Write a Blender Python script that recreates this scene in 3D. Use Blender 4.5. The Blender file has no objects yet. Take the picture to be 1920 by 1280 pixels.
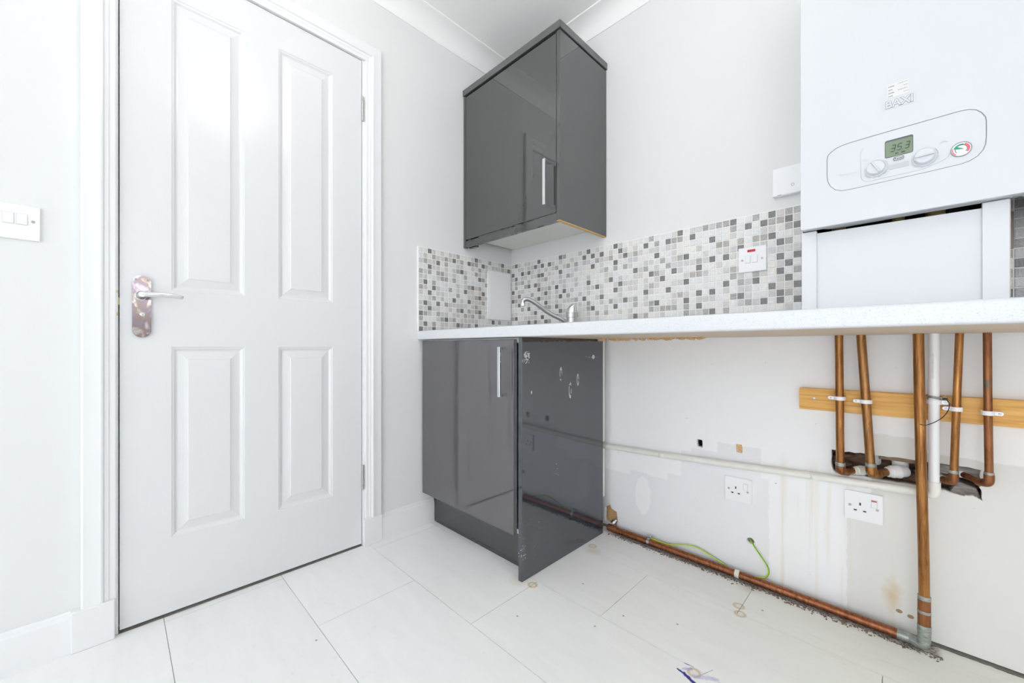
import bpy, bmesh, math, random
from mathutils import Vector, Matrix
C = bpy.context.scene.collection
sc = bpy.context.scene
random.seed(7)
# ------------------------------------------------------------------ camera
cam = bpy.data.cameras.new('camera'); co = bpy.data.objects.new('camera', cam); C.objects.link(co)
co.location = (1.5736, -1.5968, 0.8133)
co.rotation_euler = (math.pi/2, 0, 0.7924)
cam.sensor_width = 36; cam.lens = 740.9/1920*36
cam.shift_x = (960-948.29)/1920; cam.shift_y = (652.03-640)/1920
cam.clip_start = 0.02
sc.camera = co
# ------------------------------------------------------------------ world, lights, exposure
w = bpy.data.worlds.new('sky'); sc.world = w; w.use_nodes = True
w.node_tree.nodes['Background'].inputs[0].default_value = (0.915, 0.955, 1.0, 1)
w.node_tree.nodes['Background'].inputs[1].default_value = 7.5
sc.view_settings.view_transform = 'Standard'; sc.view_settings.look = 'None'
sc.view_settings.gamma = 1; sc.view_settings.use_curve_mapping = False
sc.view_settings.exposure = -1.06
sc.cycles.max_bounces = 10; sc.cycles.diffuse_bounces = 8
sc.cycles.sample_clamp_indirect = 6
def portal(loc, rot, sx, sy):
    l = bpy.data.lights.new('window_portal', 'AREA'); l.shape = 'RECTANGLE'; l.size = sx; l.size_y = sy
    l.cycles.is_portal = True
    o = bpy.data.objects.new('window_portal', l); C.objects.link(o); o.location = loc; o.rotation_euler = rot
CEIL = 2.347; XR = 4.2; YF = -4.2
portal((XR+.04, -1.4, 1.67), (0, math.pi/2, 0), .94, .9)
portal((2.1, YF-.04, 1.1), (math.pi/2, 0, 0), 3.4, 2.1)
LAMP = (0.85, -1.2)
# ------------------------------------------------------------------ helpers
def link(name, me, parent=None, m=None):
    o = bpy.data.objects.new(name, me); C.objects.link(o)
    if m is not None:
        for x in (m if isinstance(m, (list, tuple)) else [m]): me.materials.append(x)
    if parent is not None:
        o.parent = parent
        o.matrix_parent_inverse = Matrix.Translation(-wloc(parent))
    return o
def wloc(o):
    v = Vector(o.location)
    if o.parent is not None and o.type != 'EMPTY': v = Vector((0, 0, 0)) + v
    return v
def obj(name, bm, m, parent=None, smooth=False, angle=35, bevel=0, seg=2, label=None):
    bmesh.ops.recalc_face_normals(bm, faces=bm.faces)
    me = bpy.data.meshes.new(name); bm.to_mesh(me); bm.free()
    o = link(name, me, parent, m)
    if smooth:
        for p in me.polygons: p.use_smooth = True
        try: me.set_sharp_from_angle(angle=math.radians(angle))
        except Exception: pass
    if bevel:
        b = o.modifiers.new('bevel', 'BEVEL'); b.width = bevel; b.segments = seg; b.limit_method = 'ANGLE'; b.harden_normals = False
    if label: o['label'] = label
    return o
def thing(name, label, cat, loc=(0, 0, 0), group=None):
    o = bpy.data.objects.new(name, None); C.objects.link(o); o.location = loc; o.empty_display_size = .05
    o['label'] = label; o['category'] = cat
    if group: o['group'] = group
    return o
def tag(o, label, cat, group=None):
    o['label'] = label; o['category'] = cat
    if group: o['group'] = group
    return o
def struct(o): o['kind'] = 'structure'; return o
def NB(): return bmesh.new()
def box(bm, x0, x1, y0, y1, z0, z1, mi=0):
    vs = [bm.verts.new((x, y, z)) for x in (x0, x1) for y in (y0, y1) for z in (z0, z1)]
    for f in ((0,1,3,2),(4,6,7,5),(0,4,5,1),(2,3,7,6),(0,2,6,4),(1,5,7,3)):
        fc = bm.faces.new([vs[i] for i in f]); fc.material_index = mi
    return bm
def B(*a, **k): return box(NB(), *a, **k)
def fillet(pts, r, n=7):
    pts = [Vector(p) for p in pts]; out = [pts[0]]
    rr = r if isinstance(r, (list, tuple)) else [r]*(len(pts)-2)
    for i in range(1, len(pts)-1):
        a, b, c = pts[i-1], pts[i], pts[i+1]; R = rr[i-1]
        u = (a-b).normalized(); v = (c-b).normalized()
        ang = u.angle(v); d = min(R/math.tan(ang/2), (a-b).length*.49, (c-b).length*.49)
        if R <= 0 or ang > 3.1: out.append(b); continue
        p, q = b+u*d, b+v*d
        for k in range(n+1):
            t = k/n; out.append((1-t)**2*p + 2*t*(1-t)*b + t*t*q)
    out.append(pts[-1]); return out
def spline(pts, n=8):
    P = [Vector(p) for p in pts]; P = [2*P[0]-P[1]]+P+[2*P[-1]-P[-2]]; out = []
    for i in range(1, len(P)-2):
        for k in range(n):
            t = k/n; a, b, c, d = P[i-1], P[i], P[i+1], P[i+2]
            out.append(.5*((2*b)+(c-a)*t+(2*a-5*b+4*c-d)*t*t+(3*b-a-3*c+d)*t**3))
    out.append(P[-2]); return out
def tube(bm, path, r, seg=20, cap=True, stripes=None, mi=0):
    path = [Vector(p) for p in path]; n = len(path)
    R = r if isinstance(r, (list, tuple)) else [r]*n
    t = (path[1]-path[0]).normalized()
    up = Vector((0, 0, 1)) if abs(t.z) < .9 else Vector((0, -1, 0))
    nrm = (up - t*up.dot(t)).normalized(); rings = []
    for i in range(n):
        if i == 0: tt = (path[1]-path[0])
        elif i == n-1: tt = (path[-1]-path[-2])
        else: tt = (path[i+1]-path[i]).normalized()+(path[i]-path[i-1]).normalized()
        tt.normalize(); nrm = (nrm-tt*nrm.dot(tt)).normalized(); b = tt.cross(nrm)
        rings.append([bm.verts.new(path[i]+R[i]*(math.cos(2*math.pi*k/seg)*nrm+math.sin(2*math.pi*k/seg)*b)) for k in range(seg)])
    for i in range(n-1):
        for k in range(seg):
            f = bm.faces.new((rings[i][k], rings[i][(k+1)%seg], rings[i+1][(k+1)%seg], rings[i+1][k]))
            f.material_index = (1 if (stripes and (k % seg) in stripes) else mi)
    if cap:
        bm.faces.new(rings[0][::-1]).material_index = mi; bm.faces.new(rings[-1]).material_index = mi
    return bm
def T(path, r, **k): return tube(NB(), path, r, **k)
def lathe(bm, c, axis, prof, seg=28, mi=0):
    """prof: list of (distance along axis, radius) from c"""
    c = Vector(c); ax = Vector(axis).normalized()
    a = Vector((0, 0, 1)) if abs(ax.z) < .9 else Vector((1, 0, 0))
    u = (a-ax*a.dot(ax)).normalized(); v = ax.cross(u); rings = []
    for d, r in prof:
        rings.append([bm.verts.new(c+ax*d+max(r, 1e-5)*(math.cos(2*math.pi*k/seg)*u+math.sin(2*math.pi*k/seg)*v)) for k in range(seg)])
    for i in range(len(rings)-1):
        for k in range(seg):
            bm.faces.new((rings[i][k], rings[i][(k+1)%seg], rings[i+1][(k+1)%seg], rings[i+1][k])).material_index = mi
    bm.faces.new(rings[0][::-1]).material_index = mi; bm.faces.new(rings[-1]).material_index = mi
    return bm
def L(c, axis, prof, **k): return lathe(NB(), c, axis, prof, **k)
def plate(outline, holes, origin, ux, uy, depth, name='p'):
    """flat plate with holes: 2D outlines filled and extruded; front at origin plane, going back by depth along ux x uy reversed"""
    cu = bpy.data.curves.new(name, 'CURVE'); cu.dimensions = '2D'; cu.fill_mode = 'BOTH'
    for poly in [outline]+list(holes):
        s = cu.splines.new('POLY'); s.points.add(len(poly)-1)
        for p, q in zip(s.points, poly): p.co = (q[0], q[1], 0, 1)
        s.use_cyclic_u = True
    cu.extrude = depth/2
    tmp = bpy.data.objects.new('tmp', cu); C.objects.link(tmp)
    dg = bpy.context.evaluated_depsgraph_get(); dg.update()
    me = bpy.data.meshes.new_from_object(tmp.evaluated_get(dg))
    bpy.data.objects.remove(tmp); bpy.data.curves.remove(cu)
    bm = NB(); bm.from_mesh(me); bpy.data.meshes.remove(me)
    bmesh.ops.remove_doubles(bm, verts=bm.verts, dist=1e-6)
    ux, uy = Vector(ux), Vector(uy); n = ux.cross(uy); o = Vector(origin)
    for v in bm.verts: v.co = o+ux*v.co.x+uy*v.co.y+n*(v.co.z-depth/2)
    return bm
def rrect(x0, x1, y0, y1, r, n=6):
    out = []
    for cx, cy, a0 in ((x1-r, y1-r, 0), (x0+r, y1-r, 90), (x0+r, y0+r, 180), (x1-r, y0+r, 270)):
        for k in range(n+1):
            a = math.radians(a0+90*k/n); out.append((cx+r*math.cos(a), cy+r*math.sin(a)))
    return out
def prism(bm, poly, ax, a0, a1, mi=0):
    """poly of 2D pts extruded along axis ax ('x','y','z') from a0 to a1"""
    def P(p, a): return {'x': (a, p[0], p[1]), 'y': (p[0], a, p[1]), 'z': (p[0], p[1], a)}[ax]
    A = [bm.verts.new(P(p, a0)) for p in poly]; Bv = [bm.verts.new(P(p, a1)) for p in poly]; n = len(poly)
    bm.faces.new(A).material_index = mi; bm.faces.new(Bv[::-1]).material_index = mi
    for i in range(n): bm.faces.new((A[i], A[(i+1)%n], Bv[(i+1)%n], Bv[i])).material_index = mi
    return bm
def textmesh(s, size, loc, rot=(math.pi/2, 0, 0), depth=.0003, shear=0, sx=1, bold=0, align='CENTER'):
    cu = bpy.data.curves.new('t', 'FONT'); cu.body = s; cu.size = size; cu.extrude = depth/2; cu.shear = shear
    cu.align_x = align; cu.align_y = 'CENTER'; cu.offset = bold; cu.resolution_u = 3
    tmp = bpy.data.objects.new('tmp', cu); C.objects.link(tmp)
    dg = bpy.context.evaluated_depsgraph_get(); dg.update()
    me = bpy.data.meshes.new_from_object(tmp.evaluated_get(dg)); bpy.data.objects.remove(tmp); bpy.data.curves.remove(cu)
    bm = NB(); bm.from_mesh(me); bpy.data.meshes.remove(me)
    from mathutils import Euler
    M = Matrix.Translation(loc) @ Euler(rot).to_matrix().to_4x4() @ Matrix.Diagonal((sx, 1, 1, 1))
    bm.transform(M); return bm
# ------------------------------------------------------------------ materials
def lin(c): return tuple(((x/255)/12.92 if x/255 <= .04045 else ((x/255+.055)/1.055)**2.4) for x in c)+(1,)
class M:
    def __init__(s, name):
        s.m = bpy.data.materials.new(name); s.m.use_nodes = True; s.t = s.m.node_tree; s.b = s.t.nodes['Principled BSDF']
    def n(s, typ, **k):
        x = s.t.nodes.new(typ)
        for a, v in k.items(): setattr(x, a, v)
        return x
    def l(s, a, b): s.t.links.new(a, b)
    def set(s, **k):
        for a, v in k.items(): s.b.inputs[a.replace('_', ' ')].default_value = v
    def pos(s):
        return s.n('ShaderNodeNewGeometry').outputs['Position']
    def mapv(s, v, scale=(1, 1, 1), loc=(0, 0, 0), rot=(0, 0, 0)):
        x = s.n('ShaderNodeMapping'); x.inputs['Scale'].default_value = scale; x.inputs['Location'].default_value = loc
        x.inputs['Rotation'].default_value = rot; s.l(v, x.inputs['Vector']); return x.outputs[0]
    def noise(s, v, scale, detail=3, rough=.5, dist=0):
        x = s.n('ShaderNodeTexNoise'); x.inputs['Scale'].default_value = scale; x.inputs['Detail'].default_value = detail
        x.inputs['Roughness'].default_value = rough; x.inputs['Distortion'].default_value = dist; s.l(v, x.inputs['Vector']); return x.outputs['Fac']
    def math(s, op, a, b=None, c=None, clamp=False):
        x = s.n('ShaderNodeMath'); x.operation = op; x.use_clamp = clamp
        for i, v in enumerate((a, b, c)):
            if v is None: continue
            if hasattr(v, 'links'): s.l(v, x.inputs[i])
            else: x.inputs[i].default_value = v
        return x.outputs[0]
    def ramp(s, f, stops, interp='LINEAR'):
        x = s.n('ShaderNodeValToRGB'); x.color_ramp.interpolation = interp; e = x.color_ramp.elements
        for i, (p, c) in enumerate(stops):
            if i < 2: el = e[i]; el.position = p
            else: el = e.new(p)
            el.color = c if len(c) == 4 else (*c, 1)
        s.l(f, x.inputs[0]); return x.outputs[0]
    def sstep(s, v, a, b):
        x = s.n('ShaderNodeMapRange'); x.interpolation_type = 'SMOOTHSTEP'
        x.inputs['From Min'].default_value = a; x.inputs['From Max'].default_value = b
        s.l(v, x.inputs['Value']); return x.outputs[0]
    def mix(s, f, a, b, mode='MIX'):
        x = s.n('ShaderNodeMix'); x.data_type = 'RGBA'; x.blend_type = mode
        if hasattr(f, 'links'): s.l(f, x.inputs['Factor'])
        else: x.inputs['Factor'].default_value = f
        for k, v in ((6, a), (7, b)):
            if hasattr(v, 'links'): s.l(v, x.inputs[k])
            else: x.inputs[k].default_value = v
        return x.outputs[2]
    def bump(s, h, strength=.2, dist=.001):
        x = s.n('ShaderNodeBump'); x.inputs['Strength'].default_value = strength; x.inputs['Distance'].default_value = dist
        s.l(h, x.inputs['Height']); s.l(x.outputs[0], s.b.inputs['Normal'])
    def col(s, c): s.l(c, s.b.inputs['Base Color'])
def simple(name, rgb, rough=.5, metal=0, ior=1.5, coat=0, var=.0, vs=30):
    k = M(name); c = lin(rgb) if max(rgb) > 1 else (*rgb, 1)
    k.set(Base_Color=c, Roughness=rough, Metallic=metal, IOR=ior)
    if coat: k.b.inputs['Coat Weight'].default_value = coat; k.b.inputs['Coat Roughness'].default_value = .03
    if var:
        f = k.noise(k.pos(), vs, 4)
        k.col(k.mix(f, tuple(x*(1-var) for x in c[:3])+(1,), tuple(min(1, x*(1+var)) for x in c[:3])+(1,)))
    return k.m
WHITE = (.86, .865, .865)
def paint(name, rgb, rough=.6, bump=.05):
    k = M(name); p = k.pos(); f = k.noise(p, 2.5, 3)
    k.col(k.mix(f, (*[x*.975 for x in rgb], 1), (*rgb, 1))); k.set(Roughness=rough, IOR=1.45)
    k.bump(k.noise(p, 220, 2), bump, .0006); return k.m
m_wall = paint('wall_paint', (.785, .79, .785))
m_ceil = paint('ceiling_paint', (.95, .95, .935))
m_wall2 = paint('far_wall_paint', (.93, .935, .93))  # unseen walls, lightened to bounce more light into the room
m_cove = paint('coving_paint', (.95, .95, .94), .5, .02)
m_gloss = simple('white_gloss_paint', (.83, .835, .85), .22, var=.01, vs=8)
m_plastic = simple('white_plastic', (.90, .90, .92), .28)
m_plastic2 = simple('off_white_plastic', (.80, .79, .74), .35, var=.06, vs=40)
m_upvc = simple('window_frame_plastic', (.85, .86, .87), .3)
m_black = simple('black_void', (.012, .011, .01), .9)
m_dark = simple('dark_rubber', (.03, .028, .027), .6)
m_chrome = simple('chrome', (.78, .79, .8), .08, 1)
m_steel = simple('brushed_steel', (.55, .55, .55), .28, 1, var=.15, vs=200)
m_screw = simple('screw_metal', (.42, .41, .40), .35, .9)
m_brass = simple('brass', (.55, .40, .18), .35, .9)
m_hole = simple('dark_socket_hole', (.05, .05, .055), .8)
m_line = simple('grey_outline', (.30, .31, .32), .6)
m_lightline = simple('light_grey_print', (.58, .59, .61), .6)
m_darkprint = simple('dark_grey_print', (.12, .12, .13), .6)
m_red = simple('red_neon', (.55, .01, .03), .3)
m_green = simple('green_print', (.02, .33, .18), .5)
m_redprint = simple('red_print', (.75, .12, .14), .5)
m_sticker = simple('sticker_paper', (.69, .695, .68), .6)
m_lcd = simple('lcd_green', (.20, .26, .17), .25)
m_lcddark = simple('lcd_segment', (.04, .06, .05), .4)
m_carc = simple('carcass_white', (.82, .81, .77), .45)
m_panelwhite = simple('white_board', (.66, .67, .69), .3)
m_boiler = simple('boiler_white', (.645, .655, .68), .25)
m_edgecop = simple('bare_board_edge', (.62, .46, .34), .7)
m_yellow = simple('earth_yellow', (.62, .72, .03), .4)
m_greenw = simple('earth_green', (.07, .36, .04), .4)
m_tape = simple('cream_tape', (.72, .70, .62), .6)
# satin painted moulded door with pressed wood grain
k = M('door_skin'); p = k.pos(); s_ = k.n('ShaderNodeSeparateXYZ'); k.l(p, s_.inputs[0])
gv = k.noise(k.mapv(p, (1, 300, 12)), 1, 4, .6, .8); gh = k.noise(k.mapv(p, (1, 12, 300)), 1, 4, .6, .8)
z = s_.outputs[2]
band = k.math('MAXIMUM', k.math('MULTIPLY', k.math('GREATER_THAN', z, .8168), k.math('LESS_THAN', z, .990)),
              k.math('MAXIMUM', k.math('LESS_THAN', z, .235), k.math('GREATER_THAN', z, 1.882)))
hh = k.math('ADD', k.math('MULTIPLY', gv, k.math('SUBTRACT', 1, band)), k.math('MULTIPLY', gh, band))
k.set(Base_Color=(.75, .755, .77, 1), Roughness=.23, IOR=1.5); k.bump(hh, .35, .0006); m_door = k.m
# wall below the worktop: white paint, grey plasterboard, filler, streaks
k = M('patched_wall'); p = k.pos(); s_ = k.n('ShaderNodeSeparateXYZ'); k.l(p, s_.inputs[0]); X, Z = s_.outputs[0], s_.outputs[2]
st = [(0, .262), (.7234, .283), (.80, .277), (.8906, .304), (.9413, .408), (.9822, .424), (1.0714, .462), (1.2115, .36), (1.235, 0.0), (1.44, .30), (1.4999, .56), (1.5882, .522), (1.7, .519)]
jit = k.math('MULTIPLY', k.math('SUBTRACT', k.noise(p, 60, 4), .5), .012)
hb = k.ramp(k.math('DIVIDE', k.math('ADD', X, jit), 2.0), [(a/2.0, (b, b, b)) for a, b in st], 'CONSTANT')
grey = k.sstep(k.math('SUBTRACT', k.math('ADD', hb, jit), Z), -.002, .002)
nz = k.noise(p, 5, 5, .6)
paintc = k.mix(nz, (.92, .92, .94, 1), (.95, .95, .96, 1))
rightx = k.sstep(X, 1.30, 1.55)
gc = k.mix(rightx, k.mix(nz, (.83, .83, .86, 1), (.88, .88, .905, 1)), k.mix(nz, (.76, .755, .73, 1), (.82, .81, .79, 1)))
c = k.mix(grey, paintc, gc)
c = k.mix(k.math('MULTIPLY', k.sstep(X, 1.40, 1.50), k.math('LESS_THAN', Z, .88)), c, k.mix(1.0, c, (.95, .94, .925, 1), 'MULTIPLY'))
# worn paper lines in the plasterboard
fib = k.noise(k.mapv(p, (900, 1, 900)), 1, 2); c = k.mix(k.math('MULTIPLY', fib, .06), c, (.4, .38, .36, 1))
def ell(cx, cz, rx, rz, soft=.25, nm=.25):
    dx = k.math('DIVIDE', k.math('SUBTRACT', X, cx), rx); dz = k.math('DIVIDE', k.math('SUBTRACT', Z, cz), rz)
    d = k.math('SQRT', k.math('ADD', k.math('MULTIPLY', dx, dx), k.math('MULTIPLY', dz, dz)))
    d = k.math('ADD', d, k.math('MULTIPLY', k.math('SUBTRACT', k.noise(p, 45, 3), .5), nm*2))
    x = k.n('ShaderNodeMapRange'); x.inputs['From Min'].default_value = 1; x.inputs['From Max'].default_value = 1-soft; k.l(d, x.inputs['Value']); return x.outputs[0]
c = k.mix(ell(.785, .185, .036, .085, .1), c, (.92, .92, .92, 1))
c = k.mix(k.math('MULTIPLY', ell(1.30, .22, .06, .18, .5), .6), c, (.92, .92, .90, 1))
str_ = k.sstep(k.noise(k.mapv(p, (45, 1, 1.2)), 1, 3), .52, .70)
strm = k.math('MULTIPLY', str_, k.math('MULTIPLY', k.sstep(X, 1.22, 1.26), k.math('SUBTRACT', 1, k.sstep(X, 1.55, 1.65))))
strm = k.math('MULTIPLY', strm, k.math('SUBTRACT', 1, k.sstep(Z, .36, .48)))
c = k.mix(k.math('MULTIPLY', strm, .45), c, (.74, .63, .46, 1))
c = k.mix(k.math('MULTIPLY', ell(1.545, .10, .025, .06, .9, .5), .7), c, (.62, .47, .26, 1))
sp = k.sstep(k.noise(k.mapv(p, (1, 1, 1.3)), 75, 2), .745, .78)
c = k.mix(k.math('MULTIPLY', sp, k.math('MULTIPLY', k.math('LESS_THAN', Z, .86), .8)), c, (.33, .28, .22, 1))
for cx, cz in ((1.578, .055), (1.605-.05, .06)): c = k.mix(ell(cx+.004, cz, .008, .006, .2), c, (.36, .25, .14, 1))
c = k.mix(k.math('GREATER_THAN', Z, .88), c, (.77, .775, .77, 1)); k.col(c); k.set(Roughness=.7, IOR=1.4); k.bump(k.noise(p, 260, 3), .1, .0006); m_patch = k.m  # upper wall toned darker than the shaded lower wall, evening out the light
# vinyl floor tile
def floor_mat():
    k = M('vinyl_tile'); p = k.pos(); s_ = k.n('ShaderNodeSeparateXYZ'); k.l(p, s_.inputs[0]); X, Y = s_.outputs[0], s_.outputs[1]
    n1 = k.noise(k.mapv(p, (1.2, 4, 1), rot=(0, 0, .5)), 4, 6, .62, .6); n2 = k.noise(p, 45, 4, .7)
    c = k.ramp(n1, [(.30, (.905, .905, .90)), (.5, (.93, .93, .925)), (.7, (.95, .95, .945))])
    c = k.mix(k.math('MULTIPLY', k.sstep(n2, .62, .72), .18), c, (.60, .57, .52, 1))
    rnd = k.n('ShaderNodeObjectInfo').outputs['Random']
    c = k.mix(1.0, c, k.ramp(rnd, [(0, (.965, .965, .96)), (1, (1, 1, 1))]), 'MULTIPLY')
    # warm, dirtier zone beside the stripped wall
    zone = k.math('MULTIPLY', k.sstep(Y, -.75, -.12), k.sstep(X, .8, 1.5))
    c = k.mix(k.math('MULTIPLY', zone, .8), c, k.mix(1.0, c, (.90, .91, .84, 1), 'MULTIPLY'))
    scr = k.sstep(k.noise(k.mapv(p, (6, 60, 1), rot=(0, 0, -.25)), 1, 4), .60, .78)
    c = k.mix(k.math('MULTIPLY', k.math('MULTIPLY', scr, zone), .3), c, (.50, .49, .42, 1))
    def spot(cx, cy, r, soft, colr, amt, ring=None, nm=.15, sy=1):
        nonlocal c
        dx = k.math('SUBTRACT', X, cx); dy = k.math('MULTIPLY', k.math('SUBTRACT', Y, cy), sy)
        d = k.math('SQRT', k.math('ADD', k.math('MULTIPLY', dx, dx), k.math('MULTIPLY', dy, dy)))
        d = k.math('ADD', d, k.math('MULTIPLY', k.math('SUBTRACT', n2, .5), nm*r*2))
        if ring is not None: d = k.math('ABSOLUTE', k.math('SUBTRACT', d, ring))
        x = k.n('ShaderNodeMapRange'); x.inputs['From Min'].default_value = r; x.inputs['From Max'].default_value = r*(1-soft); k.l(d, x.inputs['Value'])
        c = k.mix(k.math('MULTIPLY', x.outputs[0], amt), c, (*colr, 1))
    for cx, cy in ((1.2025, -.1985), (1.216, -.2375), (.668, -.203), (.672, -.578), (1.200, -.566)):
        spot(cx, cy, .006, .9, (.60, .44, .25), .85, ring=.013)
        spot(cx, cy, .022, .9, (.70, .60, .44), .35)
    spot(.625, -.585, .05, .9, (.66, .55, .40), .35); spot(.69, -.235, .04, .9, (.60, .50, .36), .4)
    spot(1.2, -.06, .05, 1, (.35, .3, .22), .4)
    for cx, cy in ((.79, -.45), (.934, -.60), (1.10, -.42), (1.26, -.17), (.97, -.5), (.9, -1.1), (.42, -1.2), (1.05, -.95), (.745, -.73)):
        spot(cx, cy, .004, .5, (.25, .19, .13), .8)
    # blue ink smear
    def stroke(ax_, ay, bx, by, wd, colr, amt, nm=.6):
        nonlocal c
        vx, vy = bx-ax_, by-ay; L2 = vx*vx+vy*vy
        px, py = k.math('SUBTRACT', X, ax_), k.math('SUBTRACT', Y, ay)
        t_ = k.math('DIVIDE', k.math('ADD', k.math('MULTIPLY', px, vx), k.math('MULTIPLY', py, vy)), L2, clamp=True)
        ex = k.math('SUBTRACT', px, k.math('MULTIPLY', t_, vx)); ey = k.math('SUBTRACT', py, k.math('MULTIPLY', t_, vy))
        d = k.math('SQRT', k.math('ADD', k.math('MULTIPLY', ex, ex), k.math('MULTIPLY', ey, ey)))
        d = k.math('ADD', d, k.math('MULTIPLY', k.math('SUBTRACT', k.noise(p, 130, 3), .5), wd*nm*2))
        x = k.n('ShaderNodeMapRange'); x.inputs['From Min'].default_value = wd; x.inputs['From Max'].default_value = wd*.5; k.l(d, x.inputs['Value'])
        c = k.mix(k.math('MULTIPLY', x.outputs[0], amt), c, (*colr, 1))
    stroke(1.166, -.583, 1.190, -.588, .0035, (.02, .015, .30), 1); stroke(1.183, -.586, 1.218, -.600, .0062, (.015, .01, .26), 1)
    stroke(1.171, -.551, 1.192, -.548, .0012, (.05, .04, .35), .8, .8); stroke(1.230, -.524, 1.206, -.582, .0012, (.22, .18, .45), .6, 1)
    stroke(1.205, -.575, 1.245, -.548, .008, (.35, .36, .70), .45, 1); stroke(1.176, -.572, 1.19, -.560, .006, (.3, .28, .72), .5, 1)
    # dirt band below the floor pipe
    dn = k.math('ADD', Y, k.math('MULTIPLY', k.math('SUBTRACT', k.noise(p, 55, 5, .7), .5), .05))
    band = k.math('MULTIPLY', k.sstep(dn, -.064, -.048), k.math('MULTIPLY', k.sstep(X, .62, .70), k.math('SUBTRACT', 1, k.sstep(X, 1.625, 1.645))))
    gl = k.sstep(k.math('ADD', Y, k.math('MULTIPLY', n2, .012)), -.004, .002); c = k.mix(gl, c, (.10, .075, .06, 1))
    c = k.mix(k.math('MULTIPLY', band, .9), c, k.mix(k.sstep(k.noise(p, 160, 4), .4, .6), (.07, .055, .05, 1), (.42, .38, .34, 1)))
    k.col(c); k.set(Roughness=.33, IOR=1.45)
    k.l(k.ramp(n1, [(.3, (.42, .42, .42)), (.7, (.28, .28, .28))]), k.b.inputs['Roughness'])
    k.bump(k.noise(p, 90, 3), .05, .0005); return k.m
m_floor = floor_mat()
m_under = simple('floor_joint', (.42, .40, .37), .9, var=.3, vs=60)
# mosaic tiles
def mosaic(name, c1, c2):
    k = M(name); p = k.pos(); s_ = k.n('ShaderNodeSeparateXYZ'); k.l(p, s_.inputs[0])
    u = k.math('ADD', s_.outputs[0], s_.outputs[1]); v = s_.outputs[2]
    cu_ = k.math('FLOOR', k.math('DIVIDE', k.math('SUBTRACT', u, .00805), .02369)); cv = k.math('FLOOR', k.math('DIVIDE', k.math('SUBTRACT', v, .0090), .02445))
    cb = k.n('ShaderNodeCombineXYZ'); k.l(cu_, cb.inputs[0]); k.l(cv, cb.inputs[1])
    wn = k.n('ShaderNodeTexWhiteNoise'); wn.noise_dimensions = '2D'; k.l(cb.outputs[0], wn.inputs['Vector'])
    r = wn.outputs['Value']
    pv = k.n('ShaderNodeCombineXYZ'); k.l(u, pv.inputs[0]); k.l(v, pv.inputs[1]); k.l(k.math('MULTIPLY', r, 9), pv.inputs[2])
    rot = k.n('ShaderNodeVectorRotate'); rot.rotation_type = 'Z_AXIS'; k.l(pv.outputs[0], rot.inputs['Vector'])
    k.l(k.math('MULTIPLY', k.math('ROUND', k.math('MULTIPLY', r, 3)), .785), rot.inputs['Angle'])
    f = k.noise(k.mapv(rot.outputs[0], (60, 520, 1)), 1, 3, .6, .4)
    c = k.mix(k.sstep(f, .30, .70), (*c1, 1), (*c2, 1))
    wm = k.mix(1.0, c, k.ramp(wn.outputs['Value'], [(0, (.93, .93, .94)), (.5, (1, 1, 1)), (.8, (1.0, .975, .94)), (1, (1.04, 1.0, .97))]), 'MULTIPLY')
    k.col(wm); k.set(Roughness=.35, IOR=1.5); return k.m
m_tiles = [mosaic('mosaic_dark', (.14, .135, .14), (.27, .26, .26)), mosaic('mosaic_mid', (.30, .29, .285), (.54, .52, .51)),
           mosaic('mosaic_light', (.52, .515, .51), (.70, .69, .685)), mosaic('mosaic_pale', (.68, .68, .68), (.86, .86, .86))]
m_grout = simple('white_grout', (.93, .92, .89), .7)
# high gloss anthracite
def gloss(name, base):
    k = M(name); k.set(Base_Color=(*base, 1), Roughness=.02, IOR=1.95)
    k.bump(k.noise(k.pos(), 14, 1), .012, .004); return k
m_anth = gloss('anthracite_gloss', (.044, .045, .044)).m
k = gloss('scuffed_anthracite', (.030, .036, .050)); p = k.pos(); s_ = k.n('ShaderNodeSeparateXYZ'); k.l(p, s_.inputs[0]); Y, Z = s_.outputs[1], s_.outputs[2]
def mark(cy, cz, ry, rz, thr=.5, sc_=160):
    dy = k.math('DIVIDE', k.math('SUBTRACT', Y, cy), ry); dz = k.math('DIVIDE', k.math('SUBTRACT', Z, cz), rz)
    d = k.math('SQRT', k.math('ADD', k.math('MULTIPLY', dy, dy), k.math('MULTIPLY', dz, dz)))
    return k.math('MULTIPLY', k.math('LESS_THAN', d, 1), k.math('GREATER_THAN', k.noise(p, sc_, 3), thr))
def ringm(cy, cz, ry, rz, w_=.25):
    dy = k.math('DIVIDE', k.math('SUBTRACT', Y, cy), ry); dz = k.math('DIVIDE', k.math('SUBTRACT', Z, cz), rz)
    d = k.math('SQRT', k.math('ADD', k.math('MULTIPLY', dy, dy), k.math('MULTIPLY', dz, dz)))
    return k.math('MULTIPLY', k.math('LESS_THAN', k.math('ABSOLUTE', k.math('SUBTRACT', d, 1)), w_), k.math('GREATER_THAN', k.noise(p, 90, 2), .45))
mk = mark(-.568, .788, .018, .014, .5)
for a in (mark(-.572, .768, .02, .01, .55), mark(-.15, .775, .009, .009, .35), mark(-.16, .776, .05, .004, .6), mark(-.545, .655, .003, .006, .3),
          mark(-.585, .10, .012, .03, .62), mark(-.54, .12, .05, .09, .72, 260), mark(-.40, .35, .02, .03, .68), ringm(-.375, .712, .006, .022), ringm(-.315, .648, .007, .028), ringm(-.263, .684, .006, .02),
          mark(-.35, .15, .15, .1, .76, 320)):
    mk = k.math('MAXIMUM', mk, a)
k.col(k.mix(mk, (.030, .036, .050, 1), (.55, .56, .58, 1))); k.l(k.math('ADD', .04, k.math('MULTIPLY', mk, .5)), k.b.inputs['Roughness']); m_anth_scuff = k.m
m_anth_base = gloss('anthracite_gloss_warm_lit', (.088, .082, .092)).m  # same anthracite, reflected light on the base door put into the colour
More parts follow.
